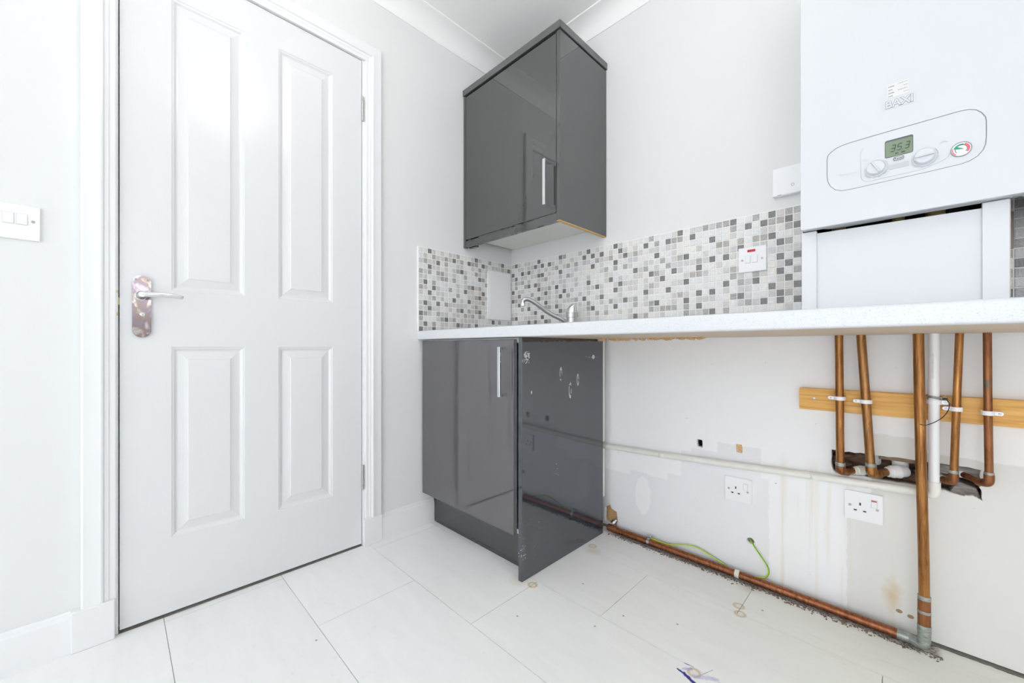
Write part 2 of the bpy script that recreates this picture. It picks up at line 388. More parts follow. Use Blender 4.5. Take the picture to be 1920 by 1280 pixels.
m_anth_top = gloss('anthracite_trim', (.07, .075, .075)).m
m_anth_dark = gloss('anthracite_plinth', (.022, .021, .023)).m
# worktop: white speckle / kraft backed underside
k = M('worktop_white'); p = k.pos(); f = k.noise(p, 420, 2)
k.col(k.mix(k.sstep(f, .60, .68), (.67, .68, .70, 1), (.52, .56, .62, 1))); k.set(Roughness=.3); m_wt = k.m
k = M('worktop_underside'); p = k.pos(); f = k.noise(k.mapv(p, (2.5, 60, 60)), 1, 4, .6)
c = k.mix(f, (.50, .40, .30, 1), (.66, .55, .43, 1)); ln = k.sstep(k.noise(k.mapv(p, (5, 170, 1)), 1, 2), .66, .72)
k.col(k.mix(k.math('MULTIPLY', ln, .6), c, (.25, .17, .13, 1))); k.set(Roughness=.6); m_wtu = k.m
k = M('pine'); p = k.pos(); f = k.noise(k.mapv(p, (5, 1, 110)), 1, 5, .6, .5)
k.col(k.ramp(f, [(.25, (.50, .23, .035)), (.5, (.72, .38, .085)), (.75, (.82, .50, .15))])); k.set(Roughness=.5); k.bump(f, .2, .0006); m_pine = k.m
k = M('chipboard'); p = k.pos(); f = k.noise(p, 300, 3, .7); k.col(k.ramp(f, [(.3, (.50, .27, .10)), (.7, (.85, .58, .30))])); k.set(Roughness=.85); m_chip = k.m
def copper(name, a, b, c_, rough=.33, green=.72):
    k = M(name); p = k.pos(); f = k.noise(k.mapv(p, (110, 110, 9)), 1, 5, .7, .8); g = k.noise(k.mapv(p, (26, 26, 9)), 1, 4, .6)
    c = k.ramp(f, [(.30, a), (.5, b), (.72, c_)])
    c = k.mix(k.math('MULTIPLY', k.sstep(g, green, green+.10), .8), c, (.10, .13, .11, 1))
    k.col(c); k.set(Metallic=.72, Roughness=rough); k.bump(f, .1, .0005); return k.m
m_cop = copper('old_copper', (.13, .052, .014), (.34, .145, .042), (.56, .27, .085))
m_cop2 = copper('dull_copper', (.11, .045, .018), (.27, .105, .042), (.40, .17, .07), .42, .62)
m_cop3 = copper('brown_copper', (.12, .038, .016), (.30, .105, .045), (.42, .17, .08), .38, .75)
k = M('solder'); f = k.noise(k.mapv(k.pos(), (60, 60, 260)), 1, 4, .7); k.col(k.ramp(f, [(.3, (.20, .24, .22)), (.6, (.42, .44, .41)), (.8, (.65, .66, .63))])); k.set(Metallic=.6, Roughness=.45); k.bump(f, .4, .0008); m_solder = k.m
k = M('rubble'); p = k.pos(); f = k.noise(k.mapv(p, (1, 1, 3)), 16, 6, .65, .8); k.col(k.ramp(f, [(.25, (.05, .03, .022)), (.45, (.20, .12, .08)), (.6, (.34, .23, .16)), (.8, (.50, .43, .36))])); k.set(Roughness=.95); k.bump(f, .8, .004); m_rub = k.m
k = M('grey_mortar'); p = k.pos(); f = k.noise(k.mapv(p, (20, 20, 90), rot=(0, .5, 0)), 1, 5, .6, .6); k.col(k.ramp(f, [(.3, (.12, .10, .09)), (.55, (.30, .27, .25)), (.8, (.50, .47, .44))])); k.set(Roughness=.9); k.bump(f, .6, .003); m_mort = k.m
k = M('tarnished_chrome'); p = k.pos(); f = k.noise(k.mapv(p, (1, 1, .55), rot=(.5, 0, 0)), 26, 3, .5, 1.2)
k.col(k.ramp(f, [(.30, (.55, .54, .53)), (.44, (.30, .22, .19)), (.52, (.27, .22, .26)), (.62, (.48, .42, .42)), (.74, (.60, .60, .60))])); k.set(Metallic=1, Roughness=.16); m_tarn = k.m
k = M('debris'); p = k.pos(); f = k.noise(p, 150, 4, .7); k.col(k.ramp(f, [(.35, (.07, .055, .05)), (.55, (.28, .22, .18)), (.7, (.6, .57, .53))])); k.set(Roughness=.95); m_deb = k.m
k = M('glass'); k.set(Base_Color=(1, 1, 1, 1), Roughness=0, IOR=1.02); k.b.inputs['Transmission Weight'].default_value = 1; m_glass = k.m
k = M('lamp_diffuser'); k.set(Base_Color=(.9, .9, .9, 1)); k.b.inputs['Emission Color'].default_value = (1, .97, .91, 1); k.b.inputs['Emission Strength'].default_value = 38; m_lamp = k.m

# ================================================================== STRUCTURE
# floor: sub-base with each vinyl tile a child
fl = struct(obj('floor', B(-.2, XR+.2, YF-.2, .2, -.06, -.003), m_under))
rowsY = [0, -.2407, -.5515, -.8525, -1.177, -1.4948, -1.805, -2.115, -2.425, -2.735, -3.045, YF]
seam = [1.209, .922, .672, .365, .03, .33, .03, .33, .64, .33, .03]
for i in range(len(rowsY)-1):
    y1, y0 = rowsY[i], rowsY[i+1]; xs = [seam[i]+.61*n for n in range(-4, 6)]
    xs = [0]+[x for x in xs if .012 < x < XR-.02]+[XR]
    for a, b in zip(xs[:-1], xs[1:]):
        g = .0008
        o = obj('floor_tile', box(NB(), a+(g if a else .002), b-g, y0+g, y1-g if i else -.0035, -.003, 0), m_floor, fl)
ce = struct(obj('ceiling', B(-.12, XR+.12, YF-.12, .12, CEIL, CEIL+.1), m_ceil))
# wall_left with door opening
dy0, dy1, dzt = -1.6045, -.8635, 2.0085
o = struct(obj('wall_left', plate([(YF-.12, 0), (dy0, 0), (dy0, dzt), (dy1, dzt), (dy1, 0), (.12, 0), (.12, CEIL), (YF-.12, CEIL)], [], (0, 0, 0), (0, 1, 0), (0, 0, 1), .11), m_wall))
# wall_back (boiler wall) in two skins: patched below worktop, toned darker above to even the light; the chases and holes are real
def jitpoly(pts, j=.0018, n=5):
    out = []
    for i in range(len(pts)):
        a, b = Vector(pts[i]), Vector(pts[(i+1) % len(pts)])
        for t in range(n): q = a.lerp(b, t/n); out.append((q.x+random.uniform(-j, j), q.y+random.uniform(-j, j)))
    return out
hole_big = jitpoly([(1.4085, .497), (1.4387, .4942), (1.502, .4974), (1.589, .4988), (1.655, .4994), (1.7094, .4979), (1.7085, .465), (1.708, .45), (1.7135, .417), (1.6972, .425), (1.6751, .4215), (1.645, .4269), (1.59, .4255), (1.5058, .4265), (1.4536, .4258), (1.4179, .4249), (1.4087, .4374)])
hole_a = jitpoly([(1.0041, .461), (1.026, .460), (1.0275, .4302), (1.006, .432)], .0015, 3)
hole_b = jitpoly([(1.1389, .4658), (1.160, .466), (1.1612, .4352), (1.141, .436)], .0012, 3)
hole_c = [(1.1862+.0125*math.cos(a*math.pi/8), .1308+.0115*math.sin(a*math.pi/8)) for a in range(16)]
hole_d = jitpoly([(.600, .02), (.600, .082), (.628, .103), (.636, .088), (.664, .078), (.666, .04), (.660, .012), (.63, .012)], .002, 3)
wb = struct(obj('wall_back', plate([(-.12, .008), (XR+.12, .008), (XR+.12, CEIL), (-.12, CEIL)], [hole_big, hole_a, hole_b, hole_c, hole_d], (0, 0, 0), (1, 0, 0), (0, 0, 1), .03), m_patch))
for v in [wb]: pass
# rubble wall core closing the holes
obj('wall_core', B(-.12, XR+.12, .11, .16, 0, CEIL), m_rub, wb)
# cavity pieces inside the chase
bm = NB()
for i in range(26):
    x = random.uniform(1.40, 1.70); z = random.uniform(.41, .51); s = random.uniform(.012, .03)
    bmesh.ops.create_icosphere(bm, subdivisions=2, radius=s, matrix=Matrix.Translation((x, .105-random.uniform(0, .02), z)) @ Matrix.Diagonal((1.6, .8, .7, 1)))
o = obj('rubble_lump', bm, m_rub, wb, smooth=True, angle=60); o['kind'] = 'stuff'
obj('cavity_sill', B(1.39, 1.73, .02, .11, .395, .4225), m_rub, wb)
obj('cavity_head', B(1.39, 1.73, .02, .11, .502, .53), m_rub, wb)
# grey mortar tongues on right of the chase
bm = NB(); box(bm, 1.625, 1.712, .022, .10, .468, .50); obj('mortar_patch', bm, m_mort, wb, bevel=.006)
bm = NB(); prism(bm, [(1.655, .422), (1.711, .418), (1.703, .445), (1.67, .455)], 'y', .012, .09); obj('mortar_patch', bm, m_mort, wb, bevel=.004)
obj('timber_stub', B(1.515, 1.60, .03, .08, .482, .505), m_rub, wb)
obj('hole_backing', B(1.135, 1.165, .014, .02, .43, .47), m_chip, wb)
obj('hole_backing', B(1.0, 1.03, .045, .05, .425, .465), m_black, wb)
obj('hole_backing', B(1.17, 1.2, .02, .03, .115, .146), m_deb, wb)
obj('hole_backing', B(.60, .67, .028, .034, .0, .11), m_chip, wb)
wl = struct(obj('wall_right', plate([(YF, 0), (0, 0), (0, CEIL), (YF, CEIL)], [[(-1.85, 1.2), (-.95, 1.2), (-.95, 2.14), (-1.85, 2.14)]], (XR+.12, 0, 0), (0, 1, 0), (0, 0, 1), .12), m_wall2))
wf = struct(obj('wall_front', plate([(-.12, 0), (XR+.12, 0), (XR+.12, CEIL), (-.12, CEIL)], [[(.4, .05), (3.8, .05), (3.8, 2.15), (.4, 2.15)]], (0, YF-.12, 0), (1, 0, 0), (0, 0, 1), .12), m_wall2))
def window(name, ax, c, a0, a1, z0, z1, ins):
    def bb(u0, u1, w0, w1, q0, q1):
        return B(c+q0, c+q1, u0, u1, w0, w1) if ax == 'x' else B(u0, u1, c+q0, c+q1, w0, w1)
    f = .06; bm = NB()
    def add(u0, u1, w0, w1):
        if ax == 'x': box(bm, c-.03, c+.03, u0, u1, w0, w1)
        else: box(bm, u0, u1, c-.03, c+.03, w0, w1)
    add(a0, a1, z0, z0+f); add(a0, a1, z1-f, z1); add(a0, a0+f, z0+f, z1-f); add(a1-f, a1, z0+f, z1-f); add((a0+a1)/2-.04, (a0+a1)/2+.04, z0+f, z1-f)
    o = struct(obj(name, bm, m_upvc, bevel=.004))
    mid = (a0+a1)/2
    for u0, u1 in ((a0+f, mid-.04), (mid+.04, a1-f)): obj('pane', bb(u0, u1, z0+f, z1-f, -.004, .004), m_glass, o)
window('window_1', 'x', XR+.06, -1.85, -.95, 1.2, 2.14, -1)
window('window_2', 'y', YF-.06, .4, 3.8, .05, 2.15, 1)  # unseen glazing, added and enlarged to light the area under the worktop
# coving: cove profile swept round the room with mitres
CV = [(0, -.079), (.004, -.079), (.006, -.072)] + [(.006+.064*(1-math.cos(t))+.0, -.072+.064*math.sin(t)) for t in [math.pi/2*i/8 for i in range(1, 9)]] + [(.079, -.008), (.079, 0), (0, 0)]
CV = [(0, -.079), (.005, -.079), (.007, -.073)] + [(.007+.065*(1-math.cos(math.pi/2*i/8)), -.073+.065*math.sin(math.pi/2*i/8)) for i in range(1, 9)] + [(.079, -.006), (.079, 0)]
def coving(name, A, Bp, nA, nB):
    """A->B wall corner points; n = diagonal inward directions at both ends"""
    bm = NB(); r = []
    for P, n in ((A, nA), (Bp, nB)):
        r.append([bm.verts.new((P[0]+n[0]*d, P[1]+n[1]*d, CEIL+h)) for d, h in CV])
    for i in range(len(CV)-1): bm.faces.new((r[0][i], r[0][i+1], r[1][i+1], r[1][i]))
    cA = bm.verts.new((A[0], A[1], CEIL)); cB = bm.verts.new((Bp[0], Bp[1], CEIL))
    bm.faces.new(r[0]+[cA]); bm.faces.new((r[1]+[cB])[::-1]); bm.faces.new((r[0][-1], cA, cB, r[1][-1])); bm.faces.new((r[0][0], r[1][0], cB, cA))
    return struct(obj(name, bm, m_cove, smooth=True, angle=30))
coving('trim_1', (0, YF), (0, 0), (1, 1), (1, -1)); coving('trim_2', (0, 0), (XR, 0), (1, -1), (-1, -1))
coving('trim_3', (XR, 0), (XR, YF), (-1, -1), (-1, 1)); coving('trim_4', (XR, YF), (0, YF), (-1, 1), (1, 1))
# baseboards
SK = [(0, 0), (.015, 0), (.015, .088), (.0135, .094), (.009, .098), (.007, .106), (.004, .109), (0, .109)]
def skirt(name, y0, y1):
    bm = NB(); prism(bm, [(y, z) for y, z in SK], 'y', y0, y1)
    return struct(obj(name, bm, m_gloss, smooth=True, angle=30))
skirt('baseboard_left', YF, -1.683); skirt('baseboard_left', -.7955, -.5305)
for n_, a, b in (('baseboard_right', (XR-.015, XR, YF+.015, -.62), 0), ('baseboard_front', (.015, XR, YF, YF+.015), 0)):
    struct(obj(n_, B(*a, 0, .05 if 'front' in n_ else .109), m_gloss, bevel=.004))
# ================================================================== DOOR
D0, D1, DZ0, DZ1 = -1.5896, -.8786, .0095, 1.9935
door = bpy.data.objects.new('door_1', None); C.objects.link(door); door.location = (0, (D0+D1)/2, 0); door['kind'] = 'structure'
bm = NB()
pans = [(-1.4765, -1.2865, .989, 1.882), (-1.1835, -.9945, .989, 1.882), (-1.4765, -1.2865, .235, .8165), (-1.1835, -.9945, .235, .8165)]
ys = [D0, -1.4765, -1.2865, -1.1835, -.9945, D1]; zs = [DZ0, .235, .8165, .989, 1.882, DZ1]
for i in range(5):
    for j in range(5):
        if i in (1, 3) and j in (1, 3): continue
        bm.faces.new([bm.verts.new(q) for q in ((0, ys[i], zs[j]), (0, ys[i+1], zs[j]), (0, ys[i+1], zs[j+1]), (0, ys[i], zs[j+1]))])
prof = [(0, 0), (.0015, -.0018), (.006, -.0028), (.009, -.0052), (.012, -.0075), (.0155, -.0078), (.030, -.0052), (.0385, -.0030), (.0400, -.0014), (.0415, -.001)]
for y0, y1, z0, z1 in pans:
    prev = None
    for d, h in prof:
        r = [bm.verts.new(q) for q in ((h, y0+d, z0+d), (h, y1-d, z0+d), (h, y1-d, z1-d), (h, y0+d, z1-d))]
        if prev:
            for q in range(4): bm.faces.new((prev[q], prev[(q+1)%4], r[(q+1)%4], r[q]))
        prev = r
    bm.faces.new(prev)
# edges and back
bmesh.ops.remove_doubles(bm, verts=bm.verts, dist=1e-5)
ed = [e for e in bm.edges if e.is_boundary]
r = bmesh.ops.extrude_edge_only(bm, edges=ed); nv = [v for v in r['geom'] if isinstance(v, bmesh.types.BMVert)]
for v in nv: v.co.x = -.035
bmesh.ops.contextual_create(bm, geom=[e for e in bm.edges if e.is_boundary])
leaf = obj('door_leaf', bm, m_door, door)
# lining + stop
bm = NB(); box(bm, -.11, 0, dy0, -1.5925, 0, dzt); box(bm, -.11, 0, -.8755, dy1, 0, dzt); box(bm, -.11, 0, -1.5925, -.8755, 1.9962, dzt)
obj('door_lining', bm, m_gloss, door)
bm = NB(); box(bm, -.055, -.040, -1.5925, -1.580, 0, 1.9962); box(bm, -.055, -.040, -.888, -.8755, 0, 1.9962); box(bm, -.055, -.040, -1.580, -.888, 1.984, 1.9962)
obj('door_stop', bm, m_gloss, door)
obj('hall_board', B(-.115, -.112, -1.7, -.78, -.0, 2.1), simple('hall_shade', (.20, .16, .12), .9), door)  # dark backing added behind the door to shade its gaps
AI0, AI1, AZ = -1.5960, -.8655, 1.9965
AP = [(0, 0), (0, .010), (.003, .0115), (.013, .0115), (.016, .0135), (.024, .014), (.027, .0185), (.031, .0195), (.035, .0180), (.064, .0180), (.069, .0155), (.070, 0)]
def arch(stA, stB):
    bm = NB(); r = []
    for f in (stA, stB): r.append([bm.verts.new((h, *f(u))) for u, h in AP])
    n = len(AP)
    for i in range(n): bm.faces.new((r[0][i], r[0][(i+1)%n], r[1][(i+1)%n], r[1][i]))
    bm.faces.new(r[0][::-1]); bm.faces.new(r[1])
    return obj('architrave', bm, m_gloss, door, smooth=True, angle=25)
arch(lambda u: (AI0-u, .1095), lambda u: (AI0-u, AZ+u)); arch(lambda u: (AI0-u, AZ+u), lambda u: (AI1+u, AZ+u)); arch(lambda u: (AI1+u, AZ+u), lambda u: (AI1+u, .1095))
obj('plinth_block', B(0, .021, -1.683, -1.5985, 0, .1105), m_gloss, door, bevel=.003)
obj('plinth_block', B(0, .021, -.8765, -.7960, 0, .1105), m_gloss, door, bevel=.003)
for z0, z1 in ((.231, .332), (1.7463, 1.8475)):
    hg = obj('hinge', B(-.001, .0015, -.8775, -.8680, z0, z1), m_steel, door)
    bm = NB(); h = (z1-z0)
    for a, b in ((0, .19), (.20, .80), (.81, 1)): lathe(bm, (.0045, -.8755, z0+a*h), (0, 0, 1), [(0, .0042), ((b-a)*h, .0042)], seg=14)
    obj('knuckle', bm, m_steel, hg, smooth=True)
st_ = obj('strike_plate', B(-.03, .0006, -1.5985, -1.5930, .905, .977), m_brass, door)
obj('keep_lip', B(.0006, .0016, -1.600, -1.5935, .915, .970), m_steel, st_)
obj('latch_bolt', B(-.022, -.008, -1.5925, D0, .937, .957), m_brass, door)
# handle on the door leaf
hy, hz = -1.5434, .9344
pl = obj('handle_plate', plate(rrect(hy-.0205, hy+.0205, .8440, 1.0245, .0203, 10), [], (.0065, 0, 0), (0, 1, 0), (0, 0, 1), .0065), m_tarn, door, bevel=.0025, seg=3, label='tarnished chrome backplate with pink bloom')
bm = NB(); lathe(bm, (.0065, hy-.001, .9655), (1, 0, 0), [(0, .0145), (.004, .0145), (.006, .0115), (.010, .0100), (.040, .0092), (.046, .007)], seg=24)
pth = spline([(.044, hy-.002, .9655), (.0475, hy+.012, .9665), (.048, hy+.035, .9680), (.047, hy+.060, .9675), (.045, hy+.082, .9655), (.0435, hy+.0895, .9640)], 6)
n_ = len(pth); tube(bm, pth, [.0085-.0028*i/(n_-1) for i in range(n_)], seg=16)
obj('lever', bm, m_chrome, pl, smooth=True, angle=40)
bm = NB(); lathe(bm, (.0065, hy+.0015, .9115), (1, 0, 0), [(0, .0062), (.0025, .0060), (.003, .005)], seg=20); obj('privacy_release', bm, m_chrome, pl, smooth=True)
obj('release_slot', B(.0094, .0098, hy+.0010, hy+.0020, .9085, .9145), m_dark, pl)
for a in (-1, 1):
    for zz in (.8560, 1.0125): obj('screw', L((.0065, hy+a*.0125, zz), (1, 0, 0), [(0, .0033), (.0008, .0028)], seg=12), m_screw, pl)
# ================================================================== LIGHT SWITCH
def screw(parent, x, y, z, ax, r=.0035, mat_=None):
    s = obj('screw', L((x, y, z), ax, [(0, r), (.0006, r), (.0010, r*.8)], seg=14), mat_ or m_screw, parent)
    return s
sw = thing('light_switch', 'white two-gang light switch plate left of the door', 'light switch', (0, -1.779, 1.13))
obj('plate', B(0, .007, -1.8221, -1.7361, 1.087, 1.173), m_plastic, sw, bevel=.0015)
for a, b in ((-1.7970, -1.7790), (-1.7745, -1.7574)):
    obj('rocker_surround', B(.0066, .0073, a-.0008, b+.0008, 1.1236, 1.1518), m_lightline, sw)
    bm = NB(); prism(bm, [(.007, 1.1242), (.0105, 1.1246), (.0080, 1.1510), (.007, 1.1512)], 'y', a, b)
    obj('rocker', bm, m_plastic, sw)
screw(sw, .007, -1.7478, 1.1347, (1, 0, 0)); screw(sw, .007, -1.8105, 1.1347, (1, 0, 0))
# ================================================================== SPLASHBACKS
DB = {0:[1,8,14,21,27,39,47,52],1:[7,9,11,20,22,24,28,33,37,41,49,51,54],2:[0,3,5,29,44,55],3:[1,8,9,14,22,27,35,52],4:[40,48,53],5:[5,7,31,44,46],6:[0,8,13,21,26,34,38,42,53,55],7:[2,10,15,23,28,36,54],8:[0,8,14,27,40,53],9:[2,10,20,24,33,37,46,50,54],10:[5,13,29,42,44,52,55],11:[7,14,22,27,35,40,48,53],12:[1,9,42,51,53,55],13:[5,7,10,31,44]}
MBt = {0:[34,43,50,54],1:[35,38,47,53],2:[13,16,26,31,54],3:[46,48,50],4:[1,3,10,16,25,27,29,36,54],5:[4,33],6:[11],7:[6,41],8:[34,47,55],9:[48],10:[3,26,31,39],11:[21,34,47,54],12:[0,23,25,36,38,40,49],13:[33,43,46]}
DA = {0:[3,11,23],1:[1,9,13,17],2:[21],3:[15,23],4:[10],6:[12,24],7:[9,14,22],8:[10,23],9:[13,17],10:[21,24],11:[10,15,23],12:[25],13:[6,19],14:[11,16,24],15:[22,25]}
MA = {0:[7,16],1:[3,12,15,22],2:[19,24],3:[11,16],4:[9,14,21,23,25],5:[17,19],6:[10,13,22],7:[18,25],8:[16],9:[9,22],10:[11,19],11:[16],12:[10,12,14,21],13:[4,17,20],14:[13,15,22]}
def tilemesh(axis):
    out = []
    for mi, m in enumerate(m_tiles):
        bm = NB(); h = .0103; v = .0106; t = .0022; e = .0007
        def P(a, d, z): return (a, -d, z) if axis == 'x' else (d, a, z)
        fr = [bm.verts.new(P(a, t, z)) for a, z in ((-h+e, -v+e), (h-e, -v+e), (h-e, v-e), (-h+e, v-e))]
        md = [bm.verts.new(P(a, t-e, z)) for a, z in ((-h, -v), (h, -v), (h, v), (-h, v))]
        bk = [bm.verts.new(P(a, 0, z)) for a, z in ((-h, -v), (h, -v), (h, v), (-h, v))]
        bm.faces.new(fr)
        for q in range(4):
            bm.faces.new((fr[q], fr[(q+1)%4], md[(q+1)%4], md[q])); bm.faces.new((md[q], md[(q+1)%4], bk[(q+1)%4], bk[q]))
        bmesh.ops.recalc_face_normals(bm, faces=bm.faces)
        me = bpy.data.meshes.new('mosaic_tile'); bm.to_mesh(me); bm.free(); me.materials.append(m); out.append(me)
    return out
def splash(label, axis, cols, rows, place, D, Mm, big, seed, slab, keep):
    rnd = random.Random(seed)
    t = thing('mosaic_splashback', label, 'splashback', (.3, -.004, .8913) if axis == 'x' else (.004, -.3, .8913))
    obj('grout_bed', slab, m_grout, t)
    ms = tilemesh(axis); cells = []
    for r in range(rows):
        for c in cols:
            loc = place(c, r)
            if not keep(loc): continue
            kd = 0 if c in D.get(r, []) else 1 if c in Mm.get(r, []) else None
            if kd is None:
                if c > 55: kd = rnd.choice((0, 1, 1, 2, 2, 3))
                else: kd = 2 if rnd.random() < .42 else 3
                if c <= 55 and rnd.random() < .05: kd = 1
            cells.append((big(loc), loc, kd))
    cells.sort(key=lambda q: q[0])
    for i, (_, loc, kd) in enumerate(cells[:300]):
        o = bpy.data.objects.new('tile', ms[kd]); C.objects.link(o); o.parent = t; o.matrix_parent_inverse = Matrix.Translation(-Vector(t.location)); o.location = loc
    V, F, MI = [], [], []
    for _, loc, kd in cells[300:]:
        me = ms[kd]; b = len(V); V += [tuple(v.co+Vector(loc)) for v in me.vertices]
        for p_ in me.polygons: F.append([b+x for x in p_.vertices]); MI.append(kd)
    if V:
        me = bpy.data.meshes.new('small_tiles'); me.from_pydata(V, [], F)
        o = link('small_tiles', me, t, m_tiles); o['kind'] = 'stuff'
        for p_, mi in zip(me.polygons, MI): p_.material_index = mi
    return t
Z0T = .021231+51*.02445
cp = Vector((1.5736, -1.5968))
tB = splash('grey and white mosaic tile splashback behind tap and boiler, long wall', 'x', range(0, 82), 16, lambda c, r: (.01989+c*.02369, -.0045, Z0T-r*.02445), DB, MBt,
       lambda l: (0 if 1.0 < l[0] < 1.36 or l[0] > 1.73 else 1, (Vector(l[:2])-cp).length) , 3, B(0.0, 1.965, -.0050, 0, .8913, 1.2815), lambda l: True)
tA = splash('mosaic tile splashback on the door wall, beside white access panel', 'y', range(0, 26), 16, lambda c, r: (.0045, .02022-.02379*(1+c), .0014+52*.02433-r*.02433), DA, MA,
       lambda l: (Vector(l[:2])-cp).length, 5, B(0, .0050, -.6105, -.0050, .8913, 1.2800), lambda l: True)
obj('edge_trim', B(0, .0068, -.6135, -.6105, .8913, 1.2800), m_plastic, tA, label='white plastic edge trim')
# access panel on tiles
m_panel = simple('hatch_plastic', (.97, .97, .98), .35)
ap = thing('access_panel', 'white plastic access panel on the mosaic beside the corner', 'access panel', (.007, -.103, .967))
obj('frame', plate(rrect(-.1901, -.0167, .9665, 1.2255, .008, 5), [], (.0125, 0, 0), (0, 1, 0), (0, 0, 1), .006), m_panel, ap, bevel=.0015)
obj('hatch', plate(rrect(-.178, -.029, .985, 1.207, .004, 4), [], (.0140, 0, 0), (0, 1, 0), (0, 0, 1), .002), m_panel, ap, bevel=.0006)
# ================================================================== WORKTOP
WZ0, WZ1, WF, WX = .8515, .8913, -.6128, 2.3
wt = thing('worktop', 'long white speckled laminate worktop on the back wall', 'worktop', (1.1, -.3, WZ0))
hole = [(.10, -.50), (.55, -.50), (.55, -.14), (.10, -.14)]
cut = rrect(.10, .55, -.50, -.14, .02, 4)
obj('worktop_slab', plate([(0.001, -.597), (WX, -.597), (WX, -.0075), (0.001, -.0075)], [cut], (0, 0, WZ1), (1, 0, 0), (0, 1, 0), WZ1-WZ0-.0012), m_wt, wt)
bm = NB(); pr = [(-.597, WZ1)]+[(-.6068-.006*math.sin(a), WZ1-.006+.006*math.cos(a)) for a in [math.pi/2*i/5 for i in range(6)]]+[(-.6068-.006*math.cos(a), WZ0+.005-.005*math.sin(a)) for a in [math.pi/2*i/5 for i in range(6)]]+[(-.597, WZ0)]
prism(bm, pr, 'x', .001, WX); obj('front_edge', bm, m_wt, wt, smooth=True, angle=40)
obj('underside', plate([(0.001, -.5965), (WX, -.5965), (WX, -.0075), (0.001, -.0075)], [cut], (0, 0, WZ0+.0012), (1, 0, 0), (0, 1, 0), .0012), m_wtu, wt, label='tan backing on the underside')
# crusty sealant hanging at the sink end of the underside
bm = NB(); rnd = random.Random(4)
for i in range(110):
    x = .655+rnd.random()**1.4*.42; s = rnd.uniform(.003, .0085)
    bmesh.ops.create_icosphere(bm, subdivisions=1, radius=s, matrix=Matrix.Translation((x, -.10-.04*rnd.random(), WZ0-s*.35)))
o = tag(obj('foam_bead', bm, m_chip, smooth=True), 'crusty tan foam under the worktop beside the base cabinet', 'sealant'); o['kind'] = 'stuff'
# sink + tap
sk = thing('sink', 'stainless steel inset sink, only its rim showing above worktop', 'sink', (.5, -.3, WZ1))
def rim(): return plate(rrect(.03, .965, -.548, -.06, .03, 6), [rrect(.11, .54, -.49, -.15, .04, 6)], (0, 0, WZ1+.0062), (1, 0, 0), (0, 1, 0), .0062)
obj('rim', rim(), m_steel, sk, bevel=.002)
bm = NB(); ring = []
for zz, ins in ((WZ1+.004, 0), (WZ1-.01, .004), (WZ1-.13, .012), (WZ1-.15, .03)):
    ring.append([bm.verts.new((a, b, zz)) for a, b in rrect(.11+ins, .54-ins, -.49+ins, -.15-ins, .04, 6)])
for i in range(3):
    n_ = len(ring[0])
    for q in range(n_): bm.faces.new((ring[i][q], ring[i][(q+1)%n_], ring[i+1][(q+1)%n_], ring[i+1][q]))
bm.faces.new(ring[-1]); obj('bowl', bm, m_steel, sk, smooth=True)
tx, ty = .488, -.10
tp = thing('mixer_tap', 'chrome mixer tap with curved spout over the sink', 'tap', (tx, ty, WZ1+.0062))
z0 = WZ1+.0064
obj('body', L((tx, ty, z0), (0, 0, 1), [(0, .026), (.004, .026), (.008, .0235), (.055, .0230), (.056, .0255), (.072, .0258), (.080, .0245)], seg=32), m_steel, tp, smooth=True, angle=30)
bm = NB(); rings = []
for t_, r_, dx, dy in ((0, .0245, 0, 0), (.012, .0240, .0, .0), (.024, .0225, .002, .002), (.034, .0190, .005, .004), (.041, .0135, .009, .007), (.043, .006, .012, .009)):
    rings.append([bm.verts.new((tx+dx+r_*math.cos(a), ty+dy+r_*math.sin(a), z0+.080+t_+.35*r_*math.cos(a-.6)*min(1, t_/.02))) for a in [2*math.pi*q/28 for q in range(28)]])
for i in range(len(rings)-1):
    for q in range(28): bm.faces.new((rings[i][q], rings[i][(q+1)%28], rings[i+1][(q+1)%28], rings[i+1][q]))
bm.faces.new(rings[-1]); bm.faces.new(rings[0][::-1])
obj('lever_cap', bm, m_chrome, tp, smooth=True, angle=50)
sp_ = spline([(tx-.004, ty-.010, z0+.018), (tx-.020, ty-.045, z0+.045), (.430, -.19, .972), (.4005, -.245, 1.012), (.383, -.272, 1.030), (.371, -.287, 1.032), (.3645, -.295, 1.024), (.3635, -.296, 1.012)], 8)
n_ = len(sp_); obj('spout', T(sp_, [.0100-.0008*i/n_ for i in range(n_)], seg=20), m_steel, tp, smooth=True, angle=40)
obj('aerator', L((.3635, -.296, 1.014), (0, 0, -1), [(0, .0112), (.012, .0115), (.014, .0095)], seg=20), m_chrome, tp, smooth=True)
# ================================================================== HANDLE
def bow(parent, x, z0, z1, yface, name='handle', w_=.0135, out=.040):
    bm = NB()
    box(bm, x, x+w_, yface-out, yface-out+.007, z0, z1)
    h = obj(name, bm, m_chrome, parent, bevel=.0012, label='chrome square bow handle')
    for a in (z0, z1-.011):
        bm = NB(); box(bm, x+.001, x+w_-.001, yface-out+.007, yface, a, a+.011); obj('handle_post', bm, m_chrome, h, bevel=.001)
    return h
